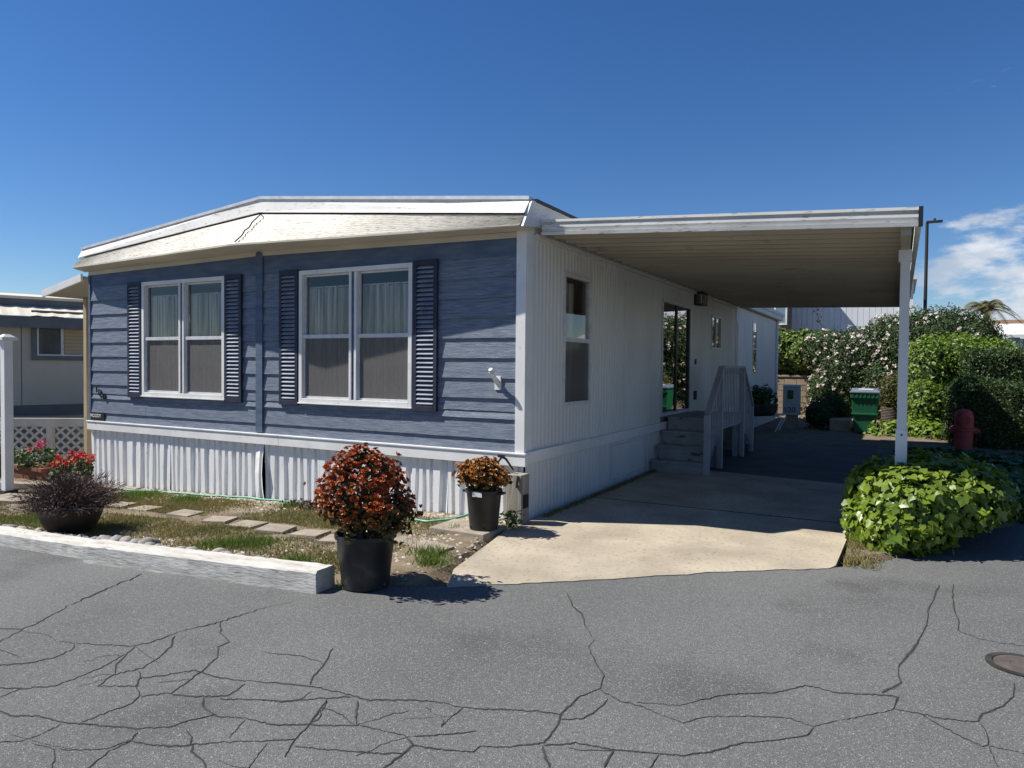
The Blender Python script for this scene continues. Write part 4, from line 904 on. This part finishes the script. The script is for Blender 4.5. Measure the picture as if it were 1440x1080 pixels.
for zz, hh_ in ((1.93,.09),(.95,.12),(.13,.10)): a = Vector((wx,wy,wz+zz))+dirx*.06; obj('rail', MB().bar(a, a+dirx*1.7, .05, (0,0,1), hh_), m_white, wf)
e = Vector((wx,wy,0))+dirx*1.8; obj('post', MB().box((e.x-.068,e.y-.068,wz-.05),(e.x+.068,e.y+.068,wz+2.14)), m_white, wf)

# ================================================================== NEIGHBOUR ON THE LEFT
nd = Vector((math.sin(R_(50)),math.cos(R_(50)),0)); cf = Vector((-.48,.877,0)); cr_ = Vector((.877,.48,0))
nd = (cr_*math.sin(R_(50))+cf*math.cos(R_(50))).normalized(); nn = Vector((nd.y,-nd.x,0))
if nn.dot(cf) > 0: nn = -nn
P0 = CAM+cf*15.2+cr_*(-10.6); P0.z = gz(-20)
nb = thing('neighbour_home', P0, 'grey-green neighbouring mobile home with cream metal roof beyond the lattice fence', 'mobile home')
def NP(u, o, z): q = P0+nd*u+nn*o; return (q.x, q.y, P0.z+z)
def nbox(u0, u1, o0, o1, z0, z1): return MB().hexa([NP(u0,o0,z0),NP(u1,o0,z0),NP(u1,o1,z0),NP(u0,o1,z0),NP(u0,o0,z1),NP(u1,o0,z1),NP(u1,o1,z1),NP(u0,o1,z1)])
for i in range(12): obj('wall_panel', nbox(-6+i*1.22, -6+i*1.22+1.205, -.04, 0, .95, 2.75), m_nwall, nb)
obj('wall_core', nbox(-6, 8.6, -3.8, -.045, .2, 2.75), m_nwall, nb); obj('base_trim', nbox(-6, 8.6, 0.002, .03, .72, .96), m_ntrim, nb); obj('base_skirt', nbox(-6, 8.6, -.02, .012, 0, .72), m_nwall, nb)
obj('eave_fascia', nbox(-6.3, 8.8, .30, .34, 2.62, 2.86), m_ntrim, nb); obj('soffit', nbox(-6.3, 8.8, .0, .30, 2.76, 2.80), m_ntrim, nb)
vs = []; nr = 150
for j in range(nr+1):
    u = -6.3+15.1*j/nr; zz = .014 if j % 3 == 0 else 0; vs += [NP(u,.36,2.87+zz), NP(u,-.5,3.12+zz)]
obj('metal_roof', MB().add(vs, [(2*j,2*j+2,2*j+3,2*j+1) for j in range(nr)]), m_nroof, nb); obj('roof_step', nbox(-6.3,8.8,-.62,-.52,3.10,3.30), m_ntrim, nb); obj('upper_roof', MB().hexa([NP(-6.3,-.48,3.28),NP(8.8,-.48,3.28),NP(8.8,-4,3.6),NP(-6.3,-4,3.6),NP(-6.3,-.48,3.34),NP(8.8,-.48,3.34),NP(8.8,-4,3.66),NP(-6.3,-4,3.66)]), m_nroof, nb)
# window placed by its pixel direction on the wall plane
def nhit(px, py):
    r = ray((px,py)); t = (P0-CAM).dot(nn)/r.dot(nn); h = CAM+r*t; return (h-P0).dot(nd), h.z-P0.z
ua, za = nhit(52,500); ub, zb = nhit(121,446)
f1 = MB()
for a, b, c, d in ((ua-.10,ub+.10,za-.10,za),(ua-.10,ub+.10,zb,zb+.10),(ua-.10,ua,za,zb),(ub,ub+.10,za,zb)): 
    k = nbox(a,b,.002,.05,c,d); f1.add(k.v, k.f)
wn = obj('window', f1, m_ntrim, nb); um = (ua+ub)/2
obj('frame', MB().add(*(lambda k: (k.v, k.f))(nbox(um-.025,um+.025,.01,.045,za,zb))).add(*(lambda k: (k.v, k.f))(nbox(ua,ua+.03,.01,.045,za,zb))).add(*(lambda k: (k.v, k.f))(nbox(ua,ub,.012,.044,za,za+.03))), m_alu, wn)
obj('pane', nbox(ua,ub,.010,.012,za,zb), m_glass, wn); obj('dark_backing', nbox(ua+.03,um-.03,.002,.006,za+.03,zb-.01), m_ntrim, wn)  # dark board added behind the left half for its unlit look
for i in range(10): obj('blind_slat', nbox(um+.05,ub-.05,.002,.006,za+.06+i*(zb-za-.1)/10,za+.06+(i+.7)*(zb-za-.1)/10), m_cream, wn)
# lattice fence between the two homes
lp0 = Vector((-13.5,-.3,gz(-12))); lp1 = Vector((-8.62,2.9,gz(-12))); ld = (lp1-lp0); LL = ld.length; ld.normalize(); ln = Vector((ld.y,-ld.x,0))
lf = thing('lattice_fence', (lp0+lp1)/2, 'beige diagonal lattice fence with a top board between the homes', 'fence')
def LP(u, o, z): q = lp0+ld*u+ln*o; return Vector((q.x,q.y,lp0.z+z))
zl0, zl1 = .12, .66
obj('top_board', MB().hexa([LP(0,-.03,zl1),LP(LL,-.03,zl1),LP(LL,.04,zl1),LP(0,.04,zl1),LP(0,-.03,zl1+.16),LP(LL,-.03,zl1+.16),LP(LL,.04,zl1+.16),LP(0,.04,zl1+.16)]), m_lat, lf)
obj('kick_board', MB().hexa([LP(0,-.02,0),LP(LL,-.02,0),LP(LL,.02,0),LP(0,.02,0),LP(0,-.02,zl0),LP(LL,-.02,zl0),LP(LL,.02,zl0),LP(0,.02,zl0)]), m_lat, lf)
for u in (0, LL*.27, LL*.52, LL*.765, LL): obj('post', MB().hexa([LP(u-.06,-.035,0),LP(u+.06,-.035,0),LP(u+.06,.045,0),LP(u-.06,.045,0),LP(u-.06,-.035,zl1),LP(u+.06,-.035,zl1),LP(u+.06,.045,zl1),LP(u-.06,.045,zl1)]), m_lat, lf)
u = -.5
while u < LL:
    for s in (1, -1):
        a0, a1 = (u, u+.58) if s == 1 else (u+.58, u); z0_, z1_ = zl0, zl1
        if 0 <= min(a0,a1) and max(a0,a1) <= LL: obj('lattice_slat', MB().bar(LP(a0,.004*s,z0_), LP(a1,.004*s,z1_), .045, ln, .007), m_lat, lf)
    u += .19
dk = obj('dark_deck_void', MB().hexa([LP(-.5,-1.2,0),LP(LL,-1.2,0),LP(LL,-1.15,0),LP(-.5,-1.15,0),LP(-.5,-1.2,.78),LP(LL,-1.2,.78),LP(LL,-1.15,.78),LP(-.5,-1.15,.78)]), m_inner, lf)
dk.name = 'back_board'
kp = ong((75,690)); obj('stone_edging', MB().bar((kp.x-1.6,kp.y-.4,gz(kp.x)+.03),(kp.x+1.2,kp.y+.5,gz(kp.x)+.03),.14,(0,0,1),.09), m_slab, label='low pale concrete edging beside the trough of geraniums', cat='edging', bevel=.01)

# ================================================================== BACK YARD
# green wheelie bin
bx, by = 2.56, 13.0; bn = thing('wheelie_bin', (bx,by,0), 'green wheeled rubbish bin with a grey-blue lid', 'bin')
wv = .31
obj('body', MB().loft([[(bx-.22,by-.24,.03),(bx+.22,by-.24,.03),(bx+.22,by+.2,.03),(bx-.22,by+.2,.03)],[(bx-.27,by-.28,.55),(bx+.27,by-.28,.55),(bx+.27,by+.27,.55),(bx-.27,by+.27,.55)],[(bx-.30,by-.32,.98),(bx+.30,by-.32,.98),(bx+.30,by+.33,.98),(bx-.30,by+.33,.98)]]), m_bin, bn, bevel=.015)
obj('lift_band', MB().box((bx-.315,by-.345,.86),(bx+.315,by-.30,.975)).box((bx-.29,by-.315,.46),(bx+.29,by-.27,.50)), m_bin, bn, bevel=.006)
for k in range(7): obj('rib', MB().box((bx-.28+k*.09,by-.358,.875),(bx-.25+k*.09,by-.344,.96)), m_bin, bn)
obj('lid', MB().loft([[(bx-.33,by-.37,.98),(bx+.33,by-.37,.98),(bx+.33,by+.38,.98),(bx-.33,by+.38,.98)],[(bx-.33,by-.37,1.02),(bx+.33,by-.37,1.02),(bx+.33,by+.38,1.04),(bx-.33,by+.38,1.04)],[(bx-.26,by-.26,1.07),(bx+.26,by-.26,1.07),(bx+.26,by+.30,1.09),(bx-.26,by+.30,1.09)]]), m_lid, bn, bevel=.01)
obj('lid_label', MB().hexa([(bx-.15,by-.25,1.0715),(bx+.17,by-.25,1.0715),(bx+.17,by-.05,1.0789),(bx-.15,by-.05,1.0789),(bx-.15,by-.25,1.0745),(bx+.17,by-.25,1.0745),(bx+.17,by-.05,1.082),(bx-.15,by-.05,1.082)]), m_letter, bn)
for s in (-1, 1): wl = obj('wheel', MB().tube([(bx+s*.25,by+.24,.13),(bx+s*.31,by+.24,.13)], .13, 20), m_lid, bn); obj('hub', MB().tube([(bx+s*.30,by+.24,.13),(bx+s*.32,by+.24,.13)], .05, 12), m_alu, wl)
obj('handle', MB().tube([(bx-.24,by+.40,1.0),(bx+.24,by+.40,1.0)], .02), m_bin, bn)
# wicker pot with olive shrub
wk = (3.12,14.6,0); t = thing('wicker_pot', wk, 'brown wicker pot holding a dense olive-green shrub', 'potted plant')
obj('liner', MB().lathe([(.001,.02),(.205,.02),(.235,.56),(.001,.54)], wk, 30, False), m_wick, t)
for k in range(14):
    z = .03+k*.04; r = .215+.03*k/14; vs = []
    for j in range(48): a = 2*math.pi*j/48; q = r+.010*math.sin(j*math.pi/2+k*math.pi/2); vs.append((wk[0]+q*math.cos(a),wk[1]+q*math.sin(a),z))
    vs.append(vs[0]); obj('woven_band', MB().tube(vs, .017, 5, False), m_wick, t)
E_ = [(wk[0]-.03,wk[1],.95,.34,.34,.46),(wk[0]+.1,wk[1],1.15,.28,.28,.32)]; P, Nn = ell_points(E_, 2600, .6, 1.08, .5); obj('foliage', leaves('foliage', P, Nn, .05, 'oval', .9), m_olive, t); obj('inner_foliage', core(MB(), E_, .7), m_core, t)
# pedestal with number
px_, py_ = .84, 13.3; pd = thing('utility_pedestal', (px_,py_,0), 'pale grey utility pedestal with a meter window and number 120', 'utility box')
obj('cabinet', MB().box((px_-.20,py_-.15,.36),(px_+.20,py_+.15,1.08)).hexa([(px_-.21,py_-.17,1.08),(px_+.21,py_-.17,1.08),(px_+.21,py_+.17,1.08),(px_-.21,py_+.17,1.08),(px_-.21,py_-.17,1.11),(px_+.21,py_-.17,1.11),(px_+.21,py_+.17,1.14),(px_-.21,py_+.17,1.14)]), m_ped, pd, bevel=.008)
obj('base', MB().box((px_-.13,py_-.1,-.02),(px_+.15,py_+.1,.36)), m_slab, pd); mw = obj('meter_window', MB().box((px_-.09,py_-.165,.78),(px_+.05,py_-.151,1.0)), m_lamp, pd); obj('meter_glass', MB().box((px_-.07,py_-.169,.82),(px_+.03,py_-.166,.98)), m_bin, mw)
obj('number', text_mesh('120', .19, .003), m_number, pd, Matrix.Translation((px_-.03,py_-.156,.49)) @ Matrix.Rotation(R_(90),4,'X'))
# dark tub on white tubular stand with plant
tx, ty = .28, 12.1; t = thing('tub_on_stand', (tx,ty,0), 'dark plant tub on a white tubular metal stand beside the porch', 'planter')
obj('tub', MB().lathe([(.001,.36),(.28,.36),(.37,.50),(.40,.68),(.36,.68),(.001,.62)], (tx,ty,0), 30, False), m_black, t)
for s in (-1, 1): obj('stand_leg', MB().tube([(tx-.45,ty+s*.3-.1,.02),(tx-.3,ty+s*.3,.34),(tx+.45,ty+s*.3,.40),(tx+.55,ty+s*.3,.38),(tx+.38,ty+s*.28,.02)], .016), m_white, t)
obj('stand_bar', MB().tube([(tx-.3,ty-.3,.34),(tx-.3,ty+.3,.34)], .016), m_white, t); obj('stand_bar', MB().tube([(tx-.55,ty-.32,.52),(tx-.42,ty-.33,.30),(tx-.28,ty-.33,.03)], .016), m_white, t)
E_ = [(tx,ty,.86,.32,.3,.26)]; P, Nn = ell_points(E_, 420, .5, 1.15, .6); obj('foliage', leaves('foliage', P, Nn, .13, 'oval', .5, .9), m_rose, t)
# low dark bush by the pedestal and a raised bed edge
E_ = [(1.45,13.6,.38,.4,.4,.42),(1.75,14.2,.45,.45,.4,.5)]; t = thing('low_bush', (1.5,13.8,0), 'low dark bush growing beside the utility pedestal', 'bush'); P, Nn = ell_points(E_, 2200, .7, 1.08, .02); obj('foliage', leaves('foliage', P, Nn, .06, 'oval', .9), m_rose, t); obj('inner_foliage', core(MB(), E_, .8), m_core, t)
obj('bed_edging', MB().box((1.75,13.2,0),(2.2,14.3,.30)), m_slab, label='low stone raised bed corner next to the green bin', cat='edging', bevel=.02)
# block retaining wall
bw_ = thing('block_wall', (0,19.6,0), 'tan concrete block retaining wall below the ivy hedge', 'wall')
obj('mortar', MB().box((-4,19.56,-.05),(3.2,19.74,1.26)), m_mortar, bw_)
bme = MB().box((-.193,-.10,-.093),(.193,.10,.093)).mesh('block'); bme.materials.append(m_block)
for r in range(6):
    for i in range(18):
        x = -3.8+.4*i+(.2 if r % 2 else 0)
        o = bpy.data.objects.new('block', bme); place(o, bw_, Matrix.Translation((x,19.64+random.uniform(-.004,.004),.10+r*.2)))
obj('cap', MB().box((-4,19.51,1.262),(3.2,19.79,1.33)), m_block, bw_, bevel=.01)
# ivy hedge over the wall
def hedge(name, label, ells, n, size, m, shape='oval', cat='hedge', petals=None, npet=0, psize=.06, keep=None, jit=.6, pk=None, loc=None, core_f=.84):
    t = thing(name, (ells[0][0], ells[0][1], 0), label, cat); P, Nn = ell_points(ells, n, .86, 1.07, .03, .12, keep=keep)
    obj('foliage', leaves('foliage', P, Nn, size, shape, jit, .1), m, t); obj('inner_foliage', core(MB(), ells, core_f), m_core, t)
    if petals:
        P, Nn = ell_points(ells, npet, 1.0, 1.09, .3, .12, keep=pk); k = 9; PP = np.repeat(P, k, 0)+rng.normal(0,psize*.25,(npet*k,3)); obj('blossoms', leaves('blossoms', PP, np.repeat(Nn,k,0), psize, 'round', .6), petals, t)
    return t
hedge('ivy_hedge', 'dense green ivy hedge growing over the tan block wall', [(-1.6,20.1,2.05,1.0,.7,.82),(-.6,20.05,2.1,.95,.7,.80),(.3,20.0,2.08,.9,.7,.78),(1.0,20.0,2.0,.8,.7,.80)], 11000, .09, m_ivyw, 'ivy')
RE = [(1.75,19.0,1.3,.85,.8,1.3),(2.5,19.1,1.75,.9,.8,1.15),(1.2,18.8,.8,.6,.6,.8),(2.9,18.6,1.0,.85,.7,1.1),(1.3,19.3,2.15,.9,.6,.68),(2.1,19.3,2.25,.8,.6,.64),(2.9,19.2,2.4,.7,.7,.85)]
hedge('rose_hedge', 'tall dark hedge covered in pale pink and white roses behind the green bin', RE, 19000, .07, m_rose, 'oval', 'rose hedge', m_petal, 340, .058)
RE2 = [(3.7,18.6,2.4,.95,.8,1.0),(4.4,18.5,2.5,1.0,.8,.92),(5.15,18.4,2.35,.75,.8,.82),(4.6,18.5,1.4,1.4,.8,1.4)]
hedge('climbing_rose', 'big rounded climbing rose mound with small white blooms beyond the carport', RE2, 15000, .07, m_rose, 'oval', 'rose bush', m_petal, 190, .05)
# wispy stray vine in front of the white wall
vp = [ony(p, 20.6) for p in ((1158,463),(1152,452),(1150,440),(1146,430),(1143,420))]; t = thing('stray_vine', (vp[0].x,vp[0].y,0), 'single stray vine shoot rising above the ivy hedge', 'vine')
obj('stem', MB().tube([(vp[0].x,vp[0].y,1.9)]+vp, .008, 5), m_stem, t); P = np.array([tuple(vp[i]+(vp[i+1]-vp[i])*random.random()+Vector((random.gauss(0,.08),0,random.gauss(0,.03)))) for i in (0,1,2,3) for _ in range(16)]); obj('leaf_cluster', leaves('leaf_cluster', P, rng.normal(0,1,(64,3)), .07, 'oval', 1), m_rose, t, kind='stuff')
# lime shrub, clipped hedges
hedge('lime_shrub', 'bright lime-green leafy shrub between the carport post and clipped hedge', [(3.9,14.2,1.15,.62,.7,1.25),(4.5,14.8,1.5,.9,.8,.95),(5.3,15.2,1.5,.9,.8,.85),(3.8,13.4,.6,.45,.6,.7)], 9000, .085, m_lime, 'oval')
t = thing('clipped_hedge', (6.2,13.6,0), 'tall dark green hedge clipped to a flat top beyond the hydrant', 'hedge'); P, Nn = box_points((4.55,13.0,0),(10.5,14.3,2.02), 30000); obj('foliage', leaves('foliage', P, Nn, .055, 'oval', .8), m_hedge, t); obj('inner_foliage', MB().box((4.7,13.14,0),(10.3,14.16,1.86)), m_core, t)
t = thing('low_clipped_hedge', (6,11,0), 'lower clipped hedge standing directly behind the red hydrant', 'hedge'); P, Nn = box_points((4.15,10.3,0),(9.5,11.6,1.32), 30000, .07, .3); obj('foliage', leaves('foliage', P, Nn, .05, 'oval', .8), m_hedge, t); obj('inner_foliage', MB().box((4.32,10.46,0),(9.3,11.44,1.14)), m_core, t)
# hydrant
hx, hy = 4.36, 9.4; hd = thing('fire_hydrant', (hx,hy,0), 'faded red fire hydrant standing in shade among ground cover', 'hydrant')
obj('barrel', MB().lathe([(.001,0),(.20,0),(.20,.05),(.15,.06),(.15,.42),(.185,.43),(.185,.47),(.16,.48)], (hx,hy,0), 24, False), m_hyd, hd)
obj('bonnet', MB().lathe([(.155,.481),(.16,.60),(.15,.73),(.125,.79),(.07,.825),(.001,.83)], (hx,hy,0), 24, False), m_hyd, hd)
op = obj('outlet', MB().tube([(hx,hy-.12,.64),(hx,hy-.24,.64)], .09, 18), m_hyd, hd); obj('outlet_cap', MB().tube([(hx,hy-.24,.64),(hx,hy-.28,.64)], .06, 6), m_hyd, op)
for s in (-1, 1): op = obj('side_outlet', MB().tube([(hx+s*.12,hy,.43),(hx+s*.22,hy,.43)], .06, 14), m_hyd, hd); obj('outlet_nut', MB().tube([(hx+s*.22,hy,.43),(hx+s*.26,hy,.43)], .03, 6), m_hyd, op)

# ================================================================== IVY MOUND
IE = [(3.40,.88,.33,.40,.43,.38),(3.70,1.08,.44,.42,.43,.30),(3.86,1.42,.42,.33,.45,.28),(3.20,1.30,.33,.33,.5,.37),(3.30,.62,.18,.27,.25,.25),(3.66,1.80,.35,.46,.6,.36),(3.95,2.40,.30,.38,.7,.30),(3.08,.95,.18,.22,.3,.24)]
off = lambda p: p[:,1] > np.array([yedge(x)-.02 for x in p[:,0]])
iv = thing('ivy_mound', (3.55,1.5,0), 'sunlit mound of large bright green ivy leaves at the driveway corner', 'ivy')
P, Nn = ell_points(IE, 8500, .82, 1.08, .03, .15); 
vdir = np.array(CAM)-P; dist = np.linalg.norm(vdir, axis=1); fac = (Nn*vdir).sum(1)/dist; order = np.argsort(-(fac/dist)+.0*dist); big = order[:1400]; rng.shuffle(big); ind = big[:300]; rest = np.setdiff1d(np.arange(len(P)), ind)
obj('leaf_mass', leaves('leaf_mass', P[rest], Nn[rest], .062, 'ivy', .55, .35, .5), m_ivy, iv, kind='stuff')
lms = []
for k in range(4):
    T, F = LEAF['ivy']; q = T.copy(); q[:,2] += .06*np.sin(q[:,0]*5+k)+rng.normal(0,.015,len(q)); me = bpy.data.meshes.new('leaf'); me.from_pydata([tuple(v) for v in q], [], F); me.materials.append(m_ivy); lms.append(me)
for k, i in enumerate(ind):
    nv = Vector(Nn[i])+Vector((random.gauss(0,.4),random.gauss(0,.4),random.gauss(.35,.3))); nv.normalize(); tv = Vector((nv.x,nv.y,-.9))+Vector((random.gauss(0,.6),random.gauss(0,.6),random.gauss(0,.4))); tv -= nv*tv.dot(nv); tv.normalize(); bv = nv.cross(tv); s = random.uniform(.045,.092)
    M = Matrix((tv*s, bv*s, nv*s)).transposed().to_4x4(); M.translation = Vector(P[i])+Vector(Nn[i])*.02
    o = bpy.data.objects.new('leaf', lms[k % 4]); place(o, iv, M)
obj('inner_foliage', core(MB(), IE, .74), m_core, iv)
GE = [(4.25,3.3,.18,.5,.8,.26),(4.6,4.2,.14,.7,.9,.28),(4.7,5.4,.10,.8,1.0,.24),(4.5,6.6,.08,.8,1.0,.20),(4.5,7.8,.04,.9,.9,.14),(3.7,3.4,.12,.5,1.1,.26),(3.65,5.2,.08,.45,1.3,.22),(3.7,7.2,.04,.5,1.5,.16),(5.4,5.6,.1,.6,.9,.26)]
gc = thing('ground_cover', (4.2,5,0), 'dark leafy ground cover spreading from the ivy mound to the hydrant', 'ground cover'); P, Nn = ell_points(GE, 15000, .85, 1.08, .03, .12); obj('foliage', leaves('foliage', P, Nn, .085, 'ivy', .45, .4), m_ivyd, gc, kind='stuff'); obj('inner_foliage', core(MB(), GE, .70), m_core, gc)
LE = [(3.1,12.6,.05,.5,.5,.3),(3.6,12.9,.1,.5,.5,.34),(3.95,12.4,.1,.4,.5,.3)]; t = thing('bright_ground_plant', (3.3,12.7,0), 'patch of bright yellow-green leaves at the foot of the wicker pot', 'plant'); P, Nn = ell_points(LE, 900, .7, 1.1, .02); obj('foliage', leaves('foliage', P, Nn, .11, 'oval', .6, .5), m_lime, t)

# ================================================================== BEYOND
wb = thing('white_building', (1.5,30,0), 'plain white panelled building rising behind the ivy hedge', 'building')
for i in range(22): obj('wall_panel', MB().box((-1.2+i*.22,27.0+.006*(i % 2),0),(-1.2+i*.22+.212,27.1,5.2)), m_bluewall, wb)
obj('core_wall', MB().box((-1.2,27.06,0),(3.6,33,5.2)), m_bluewall, wb); obj('corner_board', MB().box((3.55,26.96,0),(3.68,27.1,5.2)), m_white, wb); obj('roof', MB().box((-1.3,26.7,5.2),(3.8,33.2,5.35)), m_rooftop, wb); obj('downpipe', MB().tube([(3.25,26.95,5),(3.25,26.95,.2)], .05), m_white, wb)
bh = thing('brown_building', (-4,27,0), 'brown stucco building with a white window beside the white building', 'building')
obj('wall', MB().box((-7,25.2,0),(-.95,30,6.75)), m_brown, bh); fw = ony((1101,440), 25.2); o = obj('window', MB().box((fw.x-.35,25.16,fw.z-.5),(fw.x-.28,25.2,fw.z+.6)).box((fw.x+.1,25.16,fw.z-.5),(fw.x+.17,25.2,fw.z+.6)).box((fw.x-.28,25.16,fw.z-.5),(fw.x+.1,25.2,fw.z-.43)).box((fw.x-.28,25.16,fw.z+.53),(fw.x+.1,25.2,fw.z+.6)), m_white, bh); obj('pane', MB().box((fw.x-.28,25.18,fw.z-.43),(fw.x+.1,25.19,fw.z+.53)), m_dglass, o)
obj('ledge', MB().box((-3.2,24.75,3.0),(-1.1,25.2,3.3)), m_brown, bh)
# street lamp
l0 = ony((1301,430), 32); l1 = ony((1304,314), 32); lx, ly = l0.x, 32
sl_ = thing('street_lamp', (lx,ly,0), 'tall dark street lamp with a short flat head above the roses', 'street lamp')
obj('pole', MB().tube([(lx,ly,0),(lx,ly,l1.z)], [.09,.07], 10), m_lamp, sl_); hdm = obj('lamp_head', MB().box((lx-.05,ly-.12,l1.z),(lx+.62,ly+.12,l1.z+.10)), m_lamp, sl_, bevel=.02); obj('photocell', MB().tube([(lx+.3,ly,l1.z+.1),(lx+.3,ly,l1.z+.2)], .05), m_lamp, hdm)
# palm
pp = ony((1386,428), 34); pm = thing('palm_tree', (pp.x,pp.y,0), 'palm tree with drooping fronds behind the climbing rose', 'palm tree')
obj('trunk', MB().tube([(pp.x,pp.y,0),(pp.x+.05,pp.y,2),(pp.x,pp.y,pp.z-.25)], [.28,.22,.2], 12), m_stem, pm)
for k in range(20):
    a = k*2.4; el_ = .25+.9*(k/20); Lf = 1.75*random.uniform(.85,1.1); pts = []; d0 = Vector((math.cos(a)*math.cos(el_), math.sin(a)*math.cos(el_), math.sin(el_)))
    for j in range(9): f = j/8; q = pp+Vector((0,0,-.25))+d0*Lf*f+Vector((0,0,-1.0*Lf*f*f*.75)); pts.append(q)
    fm = MB().tube(pts, [.02*(1-j/10) for j in range(9)], 5)
    for j in range(1, 9):
        for r in range(4):
            b = pts[j-1]+(pts[j]-pts[j-1])*(r/4); dd = (pts[j]-pts[j-1]).normalized(); sd = dd.cross(Vector((0,0,1)))
            if sd.length < .1: continue
            sd.normalize()
            for s in (-1, 1): tip = b+(sd*s*.9+dd*.6+Vector((0,0,-.35))).normalized()*.40*(1-.4*j/8); fm.add([b+dd*.02,b-dd*.02,tip],[(0,1,2)])
    obj('frond', fm, m_palm, pm)
# far houses
fy = 36; f0 = ony((1417,480), fy); fx = f0.x; fb = thing('blue_house', (fx+2,fy,0), 'small sky-blue house with white trim beyond the clipped hedge', 'house')
for i in range(22): obj('siding_board', MB().hexa([(fx+.55,fy-.02,.14*i),(fx+7,fy-.02,.14*i),(fx+7,fy+.02,.14*i),(fx+.55,fy+.02,.14*i),(fx+.55,fy+.0,.14*i+.138),(fx+7,fy+.0,.14*i+.138),(fx+7,fy+.02,.14*i+.138),(fx+.55,fy+.02,.14*i+.138)]), m_fblue, fb)
obj('wall', MB().box((fx,fy+.03,0),(fx+7,fy+6,3.1)), m_fblue, fb); obj('gable', MB().add([(fx-.02,fy+.0,0),(fx+.55,fy+.0,0),(fx+.55,fy+.0,3.05),(fx+.28,fy+.0,3.45),(fx-.02,fy+.0,3.1)],[(0,1,2,3,4)]), m_fblue, fb)
obj('corner_board', MB().box((fx-.06,fy-.04,0),(fx+.04,fy+.0,3.1)), m_white, fb); obj('corner_board', MB().box((fx+.5,fy-.05,0),(fx+.6,fy-.021,3.1)), m_white, fb)
obj('roof', MB().hexa([(fx-.3,fy-.4,3.15),(fx+7.3,fy-.4,3.15),(fx+7.3,fy+3,3.85),(fx-.3,fy+3,3.85),(fx-.3,fy-.4,3.30),(fx+7.3,fy-.4,3.30),(fx+7.3,fy+3,4.0),(fx-.3,fy+3,4.0)]), m_white, fb)
wf_ = obj('window', MB().box((fx+.12,fy-.03,2.05),(fx+.45,fy-.001,2.95)), m_white, fb); obj('pane', MB().box((fx+.17,fy-.04,2.1),(fx+.40,fy-.031,2.85)), m_dglass, wf_)
wf_ = obj('window', MB().box((fx+.9,fy-.06,2.0),(fx+2.6,fy-.021,2.95)), m_white, fb); obj('pane', MB().box((fx+.98,fy-.07,2.05),(fx+1.7,fy-.061,2.88)), m_dglass, wf_); obj('pane', MB().box((fx+1.8,fy-.07,2.05),(fx+2.5,fy-.061,2.88)), m_dglass, wf_)
gy_ = 44; g0 = ony((1400,478), gy_); ch = thing('cream_house', (g0.x,gy_,0), 'cream house with a brown shingle roof partly behind the blue house', 'house')
for i in range(24): obj('siding_board', MB().hexa([(g0.x+.5,gy_-.03,.14*i),(g0.x+4,gy_-.03,.14*i),(g0.x+4,gy_,.14*i),(g0.x+.5,gy_,.14*i),(g0.x+.5,gy_-.005,.14*i+.138),(g0.x+4,gy_-.005,.14*i+.138),(g0.x+4,gy_,.14*i+.138),(g0.x+.5,gy_,.14*i+.138)]), m_cream, ch)
obj('wall', MB().box((g0.x+.5,gy_+.01,0),(g0.x+4,gy_+5,3.3)), m_cream, ch); obj('roof', MB().hexa([(g0.x-.1,gy_-.4,3.35),(g0.x+4.3,gy_-.4,3.35),(g0.x+4.3,gy_+2.6,4.5),(g0.x-.5,gy_+2.6,4.5),(g0.x-.1,gy_-.4,3.5),(g0.x+4.3,gy_-.4,3.5),(g0.x+4.3,gy_+2.6,4.65),(g0.x-.5,gy_+2.6,4.65)]), m_broof, ch); obj('eave_board', MB().box((g0.x-.12,gy_-.44,3.3),(g0.x+4.32,gy_-.40,3.5)), m_white, ch)
